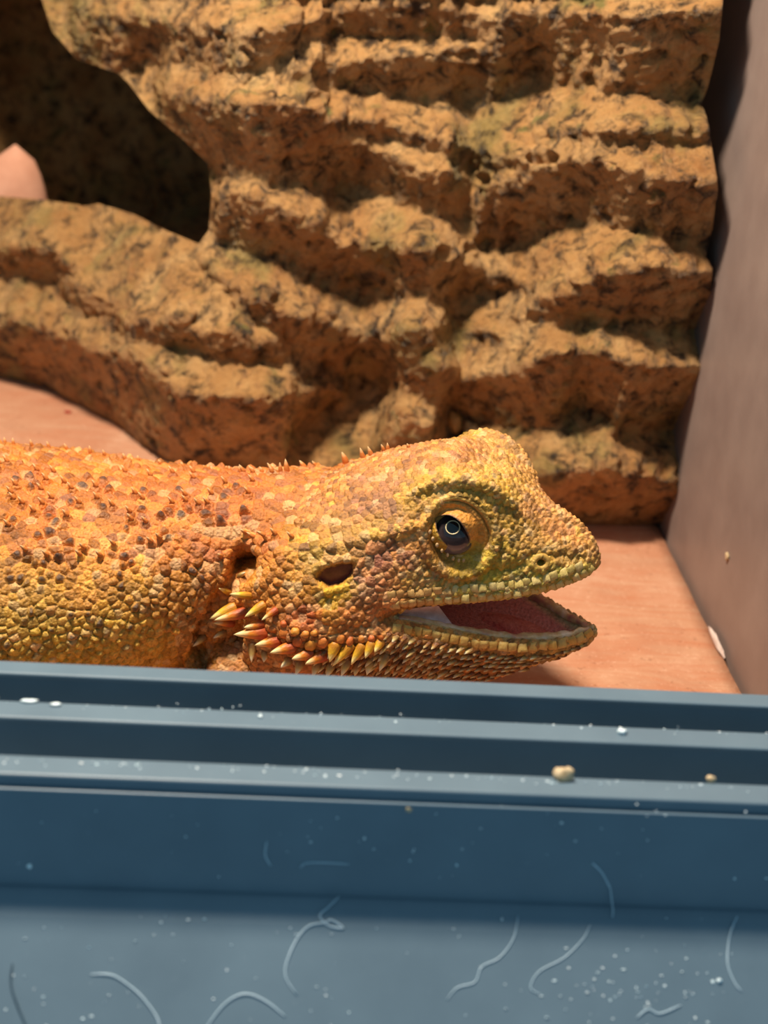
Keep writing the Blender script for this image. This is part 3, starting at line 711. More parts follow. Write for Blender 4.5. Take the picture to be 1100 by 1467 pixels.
# --- eyes
def eye_parts(mf, first):
    Yc = -1.16; EC = ony(650, 763, Yc); R = 0.40
    gz = ony(648, 753, Yc - R*0.98) - EC; gz /= np.linalg.norm(gz)
    V, F = ellipsoid(EC, np.eye(3)*R, 40)
    ang = np.degrees(np.arccos(np.clip(((V - EC)/R) @ gz, -1, 1)))
    col = np.ones((len(V), 1))*lin((58, 48, 50))
    low = sstep(0.0, -0.6, (V - EC)[:, 2]/R)[:, None]; col = col*(1 - low) + low*lin((120, 100, 104))
    ir = sstep(34, 26, ang)[:, None]; col = col*(1 - ir) + ir*lin((34, 29, 32))
    pu = (ang < 14.5)[:, None]; col = np.where(pu, lin((6, 6, 8)), col)
    me = mesh_np('eye', [mf(v) for v in V], F)
    a = me.attributes.new('pigment', 'FLOAT_COLOR', 'POINT'); a.data.foreach_set('color', np.c_[col, np.ones(len(V))].astype(np.float32).ravel())
    e = link('eye', me, m_eye.m, root)
    # thin golden ring round the pupil
    a1 = np.cross(gz, [0, 0, 1.0]); a1 /= np.linalg.norm(a1); a2 = np.cross(gz, a1)
    ringp = [EC + (R + 0.002)*(gz*math.cos(math.radians(17.5)) + math.sin(math.radians(17.5))*(a1*math.cos(t) + a2*math.sin(t))) for t in np.linspace(0, 2*math.pi, 41)]
    Vr, Fr = tube(ringp, 0.011, 6); link('iris_ring', mesh_np('iris_ring', [mf(v) for v in Vr], Fr), m_gold.m, e)
    # eyelids: a scaly skin cushion between the almond opening and the socket
    n = 72
    op = np.array([(625,742),(633,738),(645,738),(657,745),(667,758),(673,773),(668,781),(656,787),(646,785),(636,777),(628,765),(624,752)], float)
    ou = np.array([(607,742),(620,722),(648,712),(676,718),(698,738),(709,768),(703,798),(685,815),(664,818),(640,808),(620,790),(607,765)], float)
    def ringpts(q):
        Q = np.concatenate([q[-1:], q, q[:2]]); c2 = cr(Q, (len(Q) - 1)*12 + 1)[12:-12]; k = np.linspace(0, len(c2) - 1, n, endpoint=False).astype(int); return c2[k]
    O, X = ringpts(op), ringpts(ou); ss = [-0.10, -0.03, 0.0, 0.05, 0.15, 0.3, 0.45, 0.6, 0.72, 0.78, 0.84, 0.92, 1.0]
    V = []; col = []
    for si, s_ in enumerate(ss):
        for k in range(n):
            q = O[k] + (X[k] - O[k])*max(s_, -0.04); d = ony(q[0], q[1], EC[1]); rho = np.hypot(d[0] - EC[0], d[2] - EC[2])
            Yo = EC[1] - math.sqrt(max(0.46**2 - min(rho, 0.45)**2, 0.0))
            Yx = -1.34
            f = sstep(0.35, 1.0, s_); Y = Yo*(1 - f) + Yx*f - 0.05*math.sin(math.pi*min(1, max(0, s_)))
            if 0.74 < s_ < 0.82: Y += 0.07
            if s_ < -0.05: Y += 0.12
            V.append(ony(q[0], q[1], Y)); up_ = q[1] < O[:, 1].mean() + (q[0] - 650)*0.45
            c0 = lin((212, 144, 62)) if up_ else lin((196, 150, 58))
            c0 = c0*(1 + 0.12*math.sin(k*1.7 + si*2.1))
            if s_ < 0.02: c0 = lin((120, 84, 60))
            if s_ >= 0.9: c0 = lin((196, 154, 74))
            col.append(c0)
    F = []
    for i in range(len(ss) - 1):
        for k in range(n): F.append((i*n + k, i*n + (k + 1) % n, (i + 1)*n + (k + 1) % n, (i + 1)*n + k))
    me = mesh_np('eyelids', [mf(v) for v in V], F)
    a = me.attributes.new('pigment', 'FLOAT_COLOR', 'POINT'); a.data.foreach_set('color', np.c_[np.array(col), np.ones(len(V))].astype(np.float32).ravel())
    lid = link('eyelids', me, m_lid.m, root)
    if first:
        for (u, v) in ((616,762),(620,772),(626,781),(633,789),(641,795),(649,800),(657,803),(664,803)):
            Vb, Fb = ellipsoid(ony(u, v, -1.60 + 0.12*abs(v - 780)/22), np.diag([0.03, 0.025, 0.045])*rng.uniform(0.5, 1.1), 6); link('fringe_scale', mesh_np('fringe_scale', Vb, Fb), m_pale.m, lid)
m_eye = NT('wet_eye', 0.06, 0.6); m_eye.color(m_eye.attr('pigment'))
m_gold = NT('iris_gold', 0.3, 0.5); m_gold.color(rgba((214, 196, 150)))
m_lid = NT('eyelid_skin', 0.5, 0.4)
c = m_lid.mix(0.6, m_lid.attr('pigment'), m_lid.ramp(m_lid.noise(16, 4, 0.6), [(0.3, (0.6, 0.55, 0.5)), (0.5, (1, 1, 1)), (0.72, (1.25, 1.2, 1.1))]), 'MULTIPLY')
m_lid.color(c); m_lid.bump(m_lid.math('ADD', m_lid.voro(15), m_lid.noise(20, 3)), 0.6, 0.04)
m_pale = NT('pale_scale', 0.45, 0.4); m_pale.color(m_pale.ramp(m_pale.noise(8, 3), [(0.3, rgba((176, 134, 88))), (0.7, rgba((214, 180, 130)))]))
eye_parts(lambda q: q, True); eye_parts(mirror, False)
# --- ear drum
h0, _n = hit(478, 825)
if h0 is not None:
    pts = []
    E2 = np.array(EAR, float); cen_ = E2.mean(0); Q = np.concatenate([E2[-1:], E2, E2[:2]]); ringE = cr(Q, 81)[9:-9]
    V = [ony(cen_[0], cen_[1], h0[1] - 0.03)] + [ony(*(cen_ + (q - cen_)*1.05), h0[1] - 0.05 + 0.05*0) for q in ringE[:-1]]
    k = len(V) - 1; F = [(0, 1 + i, 1 + (i + 1) % k) for i in range(k)]
    m_drum = NT('ear_membrane', 0.35, 0.5); m_drum.color(m_drum.ramp(m_drum.noise(5, 3), [(0.35, rgba((92, 38, 32))), (0.7, rgba((132, 66, 56)))]))
    link('ear_drum', mesh_np('ear_drum', V, F), m_drum.m, root)
# --- horny spikes
def spike_mesh(name, bend, n=10, rings=7, flat=1.0):
    V = []; F = []
    for i in range(rings):
        t = i/rings; r = 0.5*(1 - t)**0.75*(1 + 0.25*math.sin(math.pi*t))
        for k in range(n):
            a = 2*math.pi*k/n; V.append((r*math.cos(a), r*math.sin(a)*flat + bend*t*t, t))
    V.append((0, bend, 1.0)); ti = len(V) - 1
    for i in range(rings - 1):
        for k in range(n): F.append((i*n + k, i*n + (k + 1) % n, (i + 1)*n + (k + 1) % n, (i + 1)*n + k))
    for k in range(n): F.append(((rings - 1)*n + k, (rings - 1)*n + (k + 1) % n, ti))
    F.append(tuple(range(n))[::-1])
    return mesh_np(name, np.array(V), F)
def spike_mat(name, base, midc, tip, p=(0.25, 0.55, 0.85)):
    m = NT(name, 0.42, 0.45); sx = m.n('ShaderNodeSeparateXYZ'); m.l(m.cm, sx.inputs[0])
    f = m.math('ADD', sx.outputs[2], m.math('MULTIPLY', m.math('SUBTRACT', m.noise(3, 3), 0.5), 0.35))
    m.color(m.ramp(f, [(0.0, rgba(base)), (p[0], rgba(base)), (p[1], rgba(midc)), (p[2], rgba(tip))])); m.bump(m.noise(7, 4), 0.3, 0.05); return m.m
ms_or = spike_mat('spike_orange', (176, 78, 34), (228, 138, 40), (244, 224, 160))
ms_ye = spike_mat('spike_yellow', (196, 130, 36), (234, 186, 52), (246, 226, 150))
ms_pa = spike_mat('spike_pale', (150, 112, 62), (206, 178, 104), (244, 232, 190))
ms_br = spike_mat('spike_brown', (120, 72, 34), (172, 120, 58), (226, 204, 146))
ms_bk = spike_mat('spike_back', (206, 120, 54), (214, 134, 66), (238, 196, 140))
ms_dk = spike_mat('spike_dark', (120, 84, 60), (84, 66, 60), (70, 58, 56))
MESH = {}
def put_spike(name, key, mat, base, tip, width, sideways=None, flat=1.0, bend=0.12):
    k = (name, key)
    if k not in MESH: MESH[k] = spike_mesh(name, bend, flat=flat); MESH[k].materials.append(mat)
    o = bpy.data.objects.new(name, MESH[k]); COL.objects.link(o); o.parent = root; o.matrix_parent_inverse = pinv(root)
    d = np.asarray(tip) - base; L = np.linalg.norm(d); zc = d/L
    ref = np.array([0, 0, -1.0]) if sideways is None else sideways
    yc = ref - (ref @ zc)*zc; yc /= np.linalg.norm(yc) + 1e-9; xc = np.cross(yc, zc)
    Mx = Matrix.Identity(4)
    for i in range(3): Mx[i][0] = xc[i]*width; Mx[i][1] = yc[i]*width; Mx[i][2] = zc[i]*L; Mx[i][3] = base[i]*S
    o.matrix_basis = Mx; return o
px_cm = lambda P0: FPX/((P0 - CAM) @ FW)
def spike_px(name, key, mat, b_, t_, wpx, out=0.14, sink=0.04, **kw):
    h_, n_ = hit(*b_)
    if h_ is None: return None
    base_ = h_ - n_*sink; tp = ony(t_[0], t_[1], h_[1] - out); return put_spike(name, key, mat, base_, tp, wpx/px_cm(h_), **kw)
cc = lambda x, y: (270 + x/3.667, 760 + y/3.667)
for (b_, t_, w_, mt) in (((400,545),(235,540),62,'o'),((475,585),(345,597),56,'o'),((555,618),(425,637),58,'o'),((635,650),(540,670),58,'o'),((715,660),(610,697),60,'o'),
      ((775,600),(738,692),60,'y'),((862,605),(750,712),52,'y'),((917,605),(850,706),52,'y'),((967,595),(925,672),48,'y'),((1017,585),(975,640),44,'y'),
      ((250,400),(105,460),56,'y'),((295,432),(130,467),52,'o'),((400,385),(290,452),46,'y'),((240,492),(130,482),40,'o'),((380,500),(290,505),50,'o'),
      ((250,560),(172,637),34,'p'),((280,585),(238,668),36,'p'),((335,600),(330,695),38,'p'),((85,565),(20,607),36,'p'),((190,535),(128,563),32,'p'),((400,640),(395,690),40,'p'),((540,680),(482,717),44,'p'),((215,330),(160,300),30,'y'),((265,240),(300,215),26,'p'),
      ((600,690),(560,760),44,'p'),((680,700),(650,770),44,'p'),((760,700),(720,775),46,'p'),((830,690),(800,765),46,'p'),((900,690),(870,765),46,'b'),((960,680),(935,760),46,'p'),((1030,660),(1000,740),44,'p'),((460,420),(380,470),34,'o'),((330,345),(215,330),34,'y')):
    spike_px('beard_spike', mt, {'o': ms_or, 'y': ms_ye, 'p': ms_pa, 'b': ms_br}[mt], cc(*b_), cc(*t_), 1.2*w_/3.667, out=0.16)
# --- plates: lip scales and rounded throat scales
def plate_mesh(name, n=6, ex=4):
    V = []; F = []
    for j in range(n + 1):
        for i in range(n + 1):
            x, y = i/n*2 - 1, j/n*2 - 1; x, y = (x*math.sqrt(1 - y*y/2), y*math.sqrt(1 - x*x/2)) if ex == 2 else (x, y); V.append((x*0.5, y*0.5, 0.5*max(0, (1 - abs(x)**ex))**0.6*max(0, (1 - abs(y)**ex))**0.6))
    for j in range(n):
        for i in range(n): F.append((j*(n + 1) + i, j*(n + 1) + i + 1, (j + 1)*(n + 1) + i + 1, (j + 1)*(n + 1) + i))
    return mesh_np(name, np.array(V), F)
def plate(name, mat, p_, n_, tang, wx, wy, hz):
    k = (name, mat.name)
    if k not in MESH: MESH[k] = plate_mesh(name, 8 if name == 'throat_scale' else 6, 2 if name == 'throat_scale' else 4); MESH[k].materials.append(mat)
    o = bpy.data.objects.new(name, MESH[k]); COL.objects.link(o); o.parent = root; o.matrix_parent_inverse = pinv(root)
    zc = n_/np.linalg.norm(n_); xc = tang - (tang @ zc)*zc; xc /= np.linalg.norm(xc); yc = np.cross(zc, xc)
    Mx = Matrix.Identity(4)
    for i in range(3): Mx[i][0] = xc[i]*wx; Mx[i][1] = yc[i]*wy; Mx[i][2] = zc[i]*hz; Mx[i][3] = (p_ - zc*hz*0.12)[i]*S
    o.matrix_basis = Mx
def plate_mat(name, a_, b2):
    m = NT(name, 0.42, 0.45); oi = m.n('ShaderNodeObjectInfo')
    c = m.ramp(oi.outputs['Random'], [(0.0, rgba(a_)), (1.0, rgba(b2))])
    c = m.mix(0.5, c, m.ramp(m.noise(2.2, 4), [(0.3, (0.62, 0.58, 0.5)), (0.5, (1, 1, 1)), (0.7, (1.2, 1.2, 1.15))]), 'MULTIPLY'); m.color(c); m.bump(m.noise(6, 4), 0.35, 0.04); return m.m
mp_up = plate_mat('upper_lip_skin', (204, 178, 98), (216, 192, 126)); mp_uo = plate_mat('upper_lip_rear_skin', (204, 150, 84), (214, 172, 104))
mp_lo = plate_mat('lower_lip_skin', (206, 160, 76), (214, 180, 104)); mp_or = plate_mat('throat_scale_skin', (200, 96, 48), (222, 150, 60))
def along(line, step):
    L = np.array(line, float); d = np.r_[0, np.cumsum(np.hypot(*np.diff(L, axis=0).T))]; t = np.arange(step/2, d[-1], step)
    return np.stack([np.interp(t, d, L[:, 0]), np.interp(t, d, L[:, 1])], 1)
def lip_row(name, line, step, hpx, mats, split=None, h=0.09):
    q = along(line, step)
    for k in range(len(q)):
        h_, n_ = hit(*q[k]); a_ = q[max(k - 1, 0)]; b2 = q[min(k + 1, len(q) - 1)]
        if h_ is None or h_[1] > 0.2: continue
        t_ = ony(b2[0], b2[1], h_[1]) - ony(a_[0], a_[1], h_[1]); n2 = n_ + np.array([0, -0.6, 0])
        plate(name, mats[0] if split is None or q[k][0] > split else mats[1], h_, n2, t_, step*1.02/px_cm(h_), hpx/px_cm(h_), h)
lip_row('upper_lip_scale', [(560,868),(600,863),(650,859),(700,855),(750,849),(800,838),(835,823),(856,808)], 12.5, 14, (mp_up, mp_uo), 620)
lip_row('upper_lip_scale', [(555,853),(600,849),(650,845),(700,841),(750,835),(800,823),(840,808)], 13.0, 13, (mp_up, mp_uo), 640, 0.06)
lip_row('lower_lip_scale', [(562,900),(600,905),(640,914),(690,924),(740,928),(790,925),(825,917),(848,906)], 14.0, 14, (mp_lo,))
for (x, y, wx, wy) in ((505,540,60,62),(575,588,60,66),(640,605,60,70),(703,590,56,66),(800,572,44,56),(848,578,40,60),(905,572,44,52),(560,530,46,44),(615,545,44,40),(660,540,40,36),(440,520,50,36),(960,568,40,40),(1010,560,40,36),(500,490,40,36)):
    h_, n_ = hit(*cc(x, y))
    if h_ is not None: plate('throat_scale', mp_or, h_, n_ + np.array([0, -0.4, 0]), np.array([1.0, 0, -0.2]), wx/3.667/px_cm(h_), wy/3.667/px_cm(h_), 0.13)
# --- pointed scales of the beard, in rows below the jaw
rows = 0; nsp = 0
for r_ in range(9):
    line = [(455,905 + 9*r_),(520,906 + 9*r_),(580,912 + 9*r_),(640,926 + 8.5*r_),(700,938 + 7*r_),(760,942 + 5*r_),(810,934 + 4*r_),(840,922 + 3*r_)]
    q = along(line, 12.0) + np.array([6.0*(r_ % 2), 0])
    for k in range(len(q)):
        u_, v_ = q[k] + rng.normal(0, 1.0, 2)
        if v_ > 992 or (u_ < 545 and v_ < 925) or nsp >= 290: continue
        h_, n_ = hit(u_, v_)
        if h_ is None or h_[1] > 0.4: continue
        Lp = 13 + 1.0*r_*(u_ < 700); f_ = sstep(560, 760, u_)
        d_ = np.array([-0.72 - 0.25*f_, 0.72 - 0.45*f_])*Lp
        mt = ms_pa if rng.random() < 0.45 - 0.03*r_ else ms_br
        spike_px('beard_scale', mt.name, mt, (u_, v_), (u_ + d_[0], v_ + d_[1]), 11.5, out=0.07, sink=0.03, flat=0.55); nsp += 1
# --- spines of the back, the nape and the rear of the head
for (u_, v_, du, dv, w_) in ((412,674,-3,-17,9),(402,674,-1,-12,7),(437,664,-8,-9,8),(495,655,-5,-14,10),(451,662,-4,-6,6),(520,645,-4,-14,8),(530,643,-3,-14,8),(548,641,-2,-9,6),(556,640,-1,-8,6),(390,675,-4,-8,7),(376,675,-4,-7,7),(363,675,-3,-6,6),(345,675,-3,-8,6),(330,673,-2,-6,6),(300,671,-3,-6,6),(262,668,-3,-7,6),(230,664,-3,-6,6),(200,660,-3,-8,6),(178,657,-2,-8,6),(150,652,-3,-8,6),(130,648,-2,-10,6),(95,644,-3,-9,6),(70,640,-3,-8,6),(45,638,-2,-9,6),(20,636,-2,-9,6),(8,634,-2,-8,6),(585,641,-2,-6,6)):
    for tr in range(8):
        h_, n_ = hit(u_, v_ + 2*tr)
        if h_ is not None and h_[1] < 5 and h_[2] < 8: break
    if h_ is None: continue
    t_ = h_ + (ony(u_ + du, v_ + dv, h_[1]) - ony(u_, v_, h_[1]))
    put_spike('back_spine', 'b', ms_bk, h_ - n_*0.03, t_, w_/px_cm(h_), bend=0.05)
cnt = 0
for j in np.argsort(-(big + 0.6*spot + 0.1*sr)):
    i = seeds[j]
    if cnt >= 90: break
    if not (-20 < SU[j] < 425) or SW[j] > 800 or P[i][1] > 1.6 or big[j] < 0.3 or spot[j] > 0.3: continue
    if (N[i] @ (CAM - P[i])) < 0: continue
    dr = N[i]*0.6 + np.array([-0.7, 0, 0.3]); dr /= np.linalg.norm(dr); cnt += 1
    put_spike('back_spine', 's' if spot[j] > 0.6 else 'b', ms_dk if spot[j] > 0.6 else ms_bk, P[i] - N[i]*0.03, P[i] + dr*(0.10 + 0.05*sr[j]), 0.085, bend=0.05) if True else None
# --- skin fold at the corner of the mouth, gum and tongue
m_fold = NT('mouth_corner_skin', 0.3, 0.5); m_fold.color(m_fold.ramp(m_fold.noise(5, 4), [(0.3, rgba((176, 138, 130))), (0.7, rgba((214, 190, 188)))]))
up_l = [(538,883),(565,877),(590,872),(612,869),(628,868)]; lo_l = [(538,885),(565,890),(592,894),(622,897),(656,905)]
V = []; nf = 24
A_, B_ = cr(np.array(up_l, float), nf), cr(np.array(lo_l, float), nf)
for i in range(nf):
    for k in range(6):
        t_ = k/5; q = A_[i]*(1 - t_) + B_[i]*t_; dep = -1.60 + 0.16*math.sin(math.pi*t_) + 0.12*(i/nf)**2
        V.append(ony(q[0], q[1], dep))
F = [(i*6 + k, i*6 + k + 1, (i + 1)*6 + k + 1, (i + 1)*6 + k) for i in range(nf - 1) for k in range(5)]
link('mouth_corner', mesh_np('mouth_corner', V, F), m_fold.m, root)
m_gum = NT('gum', 0.12, 0.6); m_gum.color(m_gum.ramp(m_gum.noise(4, 4), [(0.32, rgba((186, 128, 108))), (0.5, rgba((206, 176, 124))), (0.68, rgba((224, 204, 176)))])); m_gum.bump(m_gum.noise(10, 3), 0.3, 0.05)
gl = [ony(u, v - 2, Y + 0.14) for (u, v, Y, *_r) in JW[1:9]]; ring = gl[::-1] + [mirror(q) for q in gl]
Vg, Fg = tube(cr(np.array(ring), 80), np.interp(np.linspace(0, 1, 80), [0, .3, .5, .7, 1], [.09, .09, .05, .09, .09]), 10); Vg = np.array([q + 0.05*np.array(noise.noise_vector(Vector(q)*5)) for q in Vg]); link('gum', mesh_np('gum', Vg, Fg), m_gum.m, root)
m_tng = NT('tongue_flesh', 0.2, 0.5); m_tng.color(m_tng.ramp(m_tng.noise(5, 4), [(0.3, rgba((176, 84, 78))), (0.7, rgba((208, 126, 112)))])); m_tng.bump(m_tng.voro(18), 0.4, 0.04)
tc_ = mid(ony(690, 905, -1.0), ony(690, 905, -1.0)[2] - 0.30)
Vt, Ft = ellipsoid(tc_, np.array([HF*1.35, HN*0.52, np.array([0, 0, 0.24])]), 20); link('tongue', mesh_np('tongue', Vt, Ft), m_tng.m, root)
# --- nostrils
m_nos = NT('nostril_skin', 0.45, 0.4); m_nos.color(m_nos.mix(0.6, rgba((196, 156, 78)), m_nos.ramp(m_nos.noise(12, 4), [(0.3, (0.6, 0.55, 0.5)), (0.6, (1.1, 1.1, 1.1))]), 'MULTIPLY')); m_nos.bump(m_nos.noise(16, 4), 0.5, 0.04)
hs = [hit(775 + a, 806 + b2) for a, b2 in ((-16, 0), (16, 0), (0, -14), (0, 14))]
if all(q[0] is not None for q in hs):
    c_ = sum(q[0] for q in hs)/4; nn = sum(q[1] for q in hs) + np.array([0, -1.0, 0.2]); nn /= np.linalg.norm(nn)
    a1 = np.cross(nn, [0, 0, 1.0]); a1 /= np.linalg.norm(a1); a2 = np.cross(nn, a1); c_ = c_ - nn*0.02
    rp = [c_ + 0.115*math.cos(t)*a1*1.1 + 0.115*math.sin(t)*a2 for t in np.linspace(0, 2*math.pi, 33)]
    V, F = tube(rp, 0.058, 10); no = link('nostril', mesh_np('nostril', V, F), m_nos.m, root)

# ---------------------------------------------------------------- small things
def rock_at(u, v):
    d_ = ray(u, v); r_ = rbvh.ray_cast(Vector(CAM), Vector(d_/np.linalg.norm(d_))); return np.array(r_[0])
def lump(c_, ax, seed, amp=0.25, n=12):
    V, F = ellipsoid(np.zeros(3), np.eye(3), n)
    out = []
    for q in V:
        k = 1 + amp*noise.noise(Vector(q)*1.6 + Vector((seed, 0, seed*2))) + amp*0.4*noise.noise(Vector(q)*4 + Vector((seed, 3, 1))); out.append(q*k)
    return np.array(out) @ np.asarray(ax) + c_, F
# nub of resin on the rock beside the lizard's head
q = rock_at(652, 604)
V, F = lump(q + np.array([0, 0.05, -0.05]), np.array([[0.17, 0, 0.12], [0, 0.34, 0], [-0.13, 0, 0.28]]), 3.1, 0.2)
link('resin_nub', mesh_np('resin_nub', V, F), m_nub.m, rock)
# sandstone lump standing in the cave mouth
lip = rock_at(20, 290); top = CAM + (lip + np.array([0, 1.7, 0]) - CAM)*1.0
yy = lip[1] + 1.7; pt = ony(22, 207, yy); pb = ony(-15, 300, yy)
m_bld = NT('peach_sandstone', 0.8, 0.2); m_bld.color(m_bld.ramp(m_bld.noise(1.2, 5), [(0.3, rgba((196, 140, 112))), (0.7, rgba((214, 160, 132)))])); m_bld.bump(m_bld.noise(6, 6, 0.7), 0.4, 0.06)
V = []; F = []; n = 28; zz = np.linspace(-0.02, pt[2], 16)
for z_ in zz:
    f = min(1.0, max(0.0, z_/pt[2])); r_ = (1 - f**3.2)**0.5*1.15 + 0.02
    for k in range(n):
        a = 2*math.pi*k/n; wob = 1 + 0.12*noise.noise((math.cos(a)*1.2, math.sin(a)*1.2, z_*0.5)); V.append((pt[0] - 0.55*(1 - f) + r_*1.15*wob*math.cos(a), yy + 0.8*r_*wob*math.sin(a), z_))
for i in range(15):
    for k in range(n): F.append((i*n + k, i*n + (k + 1) % n, (i + 1)*n + (k + 1) % n, (i + 1)*n + k))
F.append(tuple(range(n))[::-1]); F.append(tuple(15*n + k for k in range(n)))
o = link('sandstone_lump', mesh_np('sandstone_lump', V, F), m_bld.m); recenter(o)
tag(o, 'smooth peach sandstone lump standing lit inside the dark cave opening', 'stone')
# hairs on the front
m_hair = NT('pale_hair', 0.5, 0.4); m_hair.color(m_hair.ramp(m_hair.noise(3, 2), [(0.3, rgba((164, 188, 202))), (0.7, rgba((190, 210, 222)))]))
m_hdk = NT('dark_hair', 0.5, 0.4); m_hdk.color(m_hdk.ramp(m_hdk.noise(3, 2), [(0.3, rgba((50, 70, 86))), (0.7, rgba((66, 90, 106)))]))
HAIRS = [
 ('arched pale hair drooping down the blue grey lower trim, smooth and unbranched', [(130,1396),(160,1397),(185,1412),(205,1430),(225,1458),(230,1480)], 't', 0.020),
 ('pale hair bent into an upside down V on the lower trim', [(290,1480),(320,1440),(350,1424),(380,1434),(408,1456)], 't', 0.020),
 ('pale hair with a knotted tuft of lint at its upper end, on the lower trim', [(425,1425),(408,1395),(420,1355),(440,1328),(465,1322),(475,1318),(492,1330),(470,1326),(458,1312),(470,1300),(486,1284)], 't', 0.020),
 ('long faint zigzag hair on the lower trim, stepping down in kinks', [(640,1432),(655,1415),(680,1407),(690,1385),(715,1372),(735,1345),(742,1312)], 't', 0.015),
 ('thick curved pale hair hanging across the edge of face panel and lower trim', [(848,1236),(862,1250),(874,1272)], 'f', 0.022),
 ('bow shaped thin hair on the lower trim beside a bright dust fleck', [(1056,1312),(1045,1340),(1042,1380),(1052,1408),(1062,1420)], 't', 0.018),
 ('faint hair curling into a hook at its lower end, on the lower trim', [(775,1425),(760,1415),(772,1392),(808,1372),(835,1345),(845,1325)], 't', 0.014),
 ('dark bluish hair lying on the lower trim among the pale ones', [(18,1380),(16,1410),(25,1440),(40,1475)], 't', 0.020),
 ('short wavy pale lint strand lying flat on the lower trim', [(912,1458),(928,1446),(945,1452),(975,1440)], 't', 0.018),
 ('straight short pale lint fibre lying flat on the dark face panel', [(430,1243),(440,1236),(470,1236),(500,1238)], 'f', 0.016),
 ('tiny upright pale lint fibre on the dark face panel', [(382,1205),(380,1225),(388,1240)], 'f', 0.018)]
for lab, pl, wh, rad in HAIRS:
    q = cr(np.array(pl, float), 36)
    pts = (on_trim if wh == 't' else on_face)(q[:, 0], q[:, 1], rad*0.5)
    if 'thick curved' in lab:
        pts = np.concatenate([pts, [on_trim(np.array(878.0), np.array(1305.0), rad*0.5), on_trim(np.array(877.0), np.array(1314.0), rad*0.5)]])
    rads = rad*np.interp(np.linspace(0, 1, len(pts)), [0, .15, .85, 1], [.5, 1, 1, .5])
    V, F = tube(pts, rads*0.62, 6); o = link('hair_strand', mesh_np('hair_strand', V, F), m_hdk.m if 'dark bluish' in lab else m_hair.m)
    recenter(o); tag(o, lab, 'hair', 'hairs and lint stuck to the front of the enclosure')
# flecks and crumbs
m_wht = NT('white_fleck', 0.4, 0.5); m_wht.color(m_wht.ramp(m_wht.noise(6, 3), [(0.3, rgba((206, 232, 240))), (0.7, rgba((244, 250, 252)))]))
m_crm = NT('crumb', 0.7, 0.3); m_crm.color(m_crm.ramp(m_crm.noise(8, 4), [(0.3, rgba((176, 150, 112))), (0.7, rgba((226, 204, 168)))])); m_crm.bump(m_crm.noise(14, 4), 0.5, 0.03)
m_chp = NT('pale_chip', 0.7, 0.3); m_chp.color(m_chp.ramp(m_chp.noise(4, 4), [(0.3, rgba((196, 172, 160))), (0.7, rgba((224, 204, 192)))]))
m_red = NT('red_chip', 0.7, 0.3); m_red.color(m_red.ramp(m_red.noise(8, 4), [(0.3, rgba((150, 60, 46))), (0.7, rgba((190, 84, 62)))]))
def fleck(name, label, p_, ax, mat, group=None, cat='fleck', seed=0.0):
    V, F = lump(np.asarray(p_), np.asarray(ax), seed, 0.5, 8); o = link(name, mesh_np(name, V, F), mat); recenter(o); return tag(o, label, cat, group)
G1 = 'white dust flecks in the door track'
fleck('dust_fleck', 'largest white dust fleck, elongated, on the middle lip of the track', onz(42, 1004, ZT + 0.02), np.diag([0.11, 0.035, 0.02]), m_wht.m, G1, seed=1)
fleck('dust_fleck', 'oval white dust fleck next to the elongated one on the middle lip', onz(80, 1009, ZT + 0.02), np.diag([0.075, 0.035, 0.02]), m_wht.m, G1, seed=2)
fleck('dust_fleck', 'tiny round white dust fleck in the rear groove above the oval one', onz(119, 996, ZT - 0.5) + np.array([0, 0, 0]), np.diag([0.045, 0.045, 0.05]), m_wht.m, G1, seed=3)
fleck('dust_fleck', 'single bright round white fleck on the middle lip near the taupe wall', onz(891, 1048, ZT + 0.03), np.diag([0.06, 0.05, 0.05]), m_wht.m, G1, seed=4)
fleck('dust_fleck', 'minute white speck alone on the middle lip in front of the lizard', onz(373, 1026, ZT + 0.015), np.diag([0.03, 0.03, 0.02]), m_wht.m, G1, seed=5)
fleck('crumb', 'beige pointed food crumb lying on the front lip of the track', onz(807, 1110, ZT + 0.07), np.array([[0.13, 0, 0], [0, 0.07, 0], [0, 0.02, 0.11]]), m_crm.m, None, 'crumb', 6)
fleck('crumb', 'small brownish crumb on the front lip beside the wall end of the track', onz(1018, 1116, ZT + 0.03), np.diag([0.06, 0.05, 0.05]), m_crm.m, None, 'crumb', 7)
fleck('dust_fleck', 'bright dust fleck on the lower trim beside the bow shaped hair', on_trim(np.array(1030.0), np.array(1405.0), 0.01), np.diag([0.035, 0.025, 0.03]), m_wht.m, None, 'fleck', 8)
fleck('dust_fleck', 'yellowish speck alone high on the dark face panel', on_face(585, 1160, 0.005), np.diag([0.035, 0.015, 0.035]), m_crm.m, None, 'fleck', 9)
fleck('dust_fleck', 'pale round speck low on the dark face panel', on_face(42, 1241, 0.005), np.diag([0.035, 0.015, 0.035]), m_wht.m, None, 'fleck', 10)
d = ray(1043, 797); t = (WX - CAM[0])/d[0]; pw = CAM + t*d
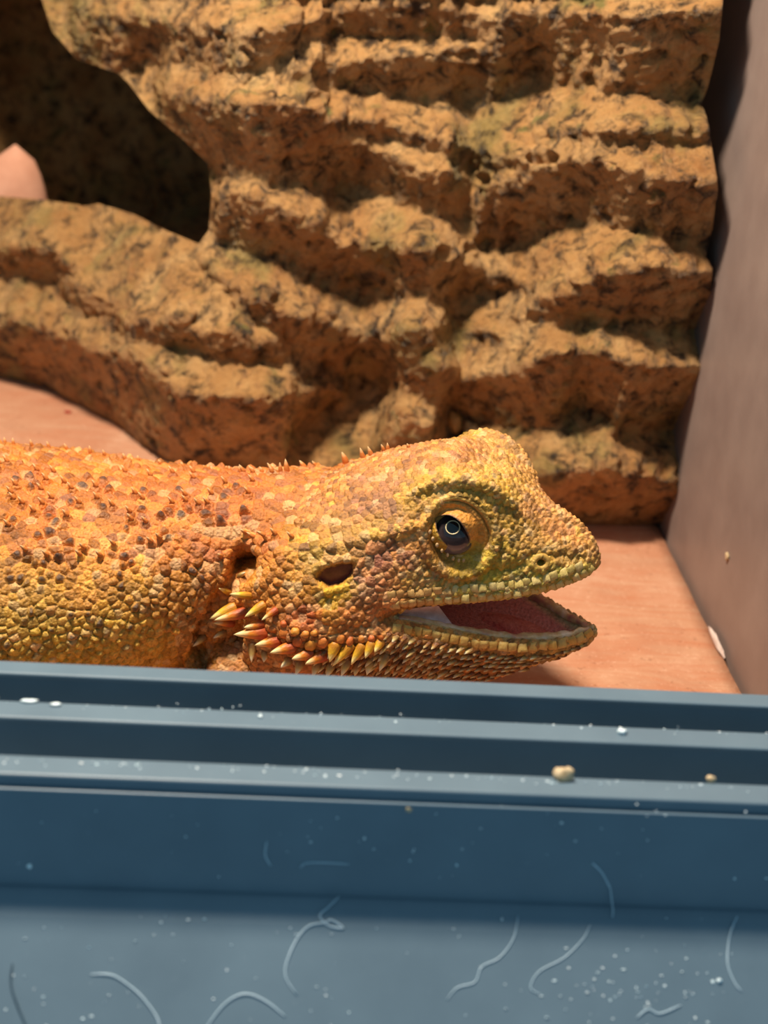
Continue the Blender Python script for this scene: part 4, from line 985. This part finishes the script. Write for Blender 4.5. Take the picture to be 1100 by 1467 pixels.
fleck('crumb', 'small beige crumb stuck to the smooth taupe wall', pw + np.array([-0.02, 0, 0]), np.array([[0.05, 0, 0], [0, 0.09, 0.05], [0, -0.04, 0.08]]), m_crm.m, None, 'crumb', 11)
pc = onz(1030, 918, 0.06); 
fleck('white_chip', 'flat white chip wedged between the tile edge and the taupe wall', (WX - 0.13, pc[1], 0.05), np.diag([0.05, 0.6, 0.09]), m_chp.m, None, 'chip', 12)
fleck('red_chip', 'tiny red chip lying on the tile below the rock', onz(97, 590, 0.02), np.diag([0.10, 0.05, 0.05]), m_red.m, None, 'chip', 13)
# fine dust nobody could count, on trim, face and lips
bm = bmesh.new()
def mote(p_, r_):
    mtx = Matrix.Translation(Vector(p_)*S) @ Matrix.Rotation(rng.uniform(0, 3), 4, 'X') @ Matrix.Diagonal((r_*S*rng.uniform(0.6, 1.8), r_*S*0.5, r_*S*rng.uniform(0.6, 1.4), 1))
    bmesh.ops.create_icosphere(bm, subdivisions=1, radius=1.0, matrix=mtx)
for k in range(90): mote(on_trim(np.array(rng.uniform(-40, 1140)), np.array(rng.uniform(1310, 1475)), 0.004), rng.uniform(0.006, 0.017))
for k in range(50):
    u_, v_ = rng.normal((900, 1410), (70, 30)); mote(on_trim(np.array(u_), np.array(max(v_, 1310)), 0.004), rng.uniform(0.008, 0.02))
for k in range(50): mote(on_face(rng.uniform(-40, 1140), rng.uniform(1150, 1265), 0.003), rng.uniform(0.006, 0.018))
for k in range(80):
    u_ = rng.uniform(-20, 1120); mote(onz(u_, 1083 + u_*0.0405 + 5 + rng.normal(0, 3), ZT + 0.004), rng.uniform(0.006, 0.02))
for k in range(60):
    u_ = rng.uniform(-20, 1120); mote(onz(u_, 1004 + u_*0.043 + rng.normal(0, 3), ZT + 0.004), rng.uniform(0.005, 0.014))
me = bpy.data.meshes.new('fine_dust'); bm.to_mesh(me); bm.free()
o = link('fine_dust', me, m_wht.m); recenter(o); tag(o, 'fine pale dust scattered over the track lips and lower trim', 'dust', kind='stuff')
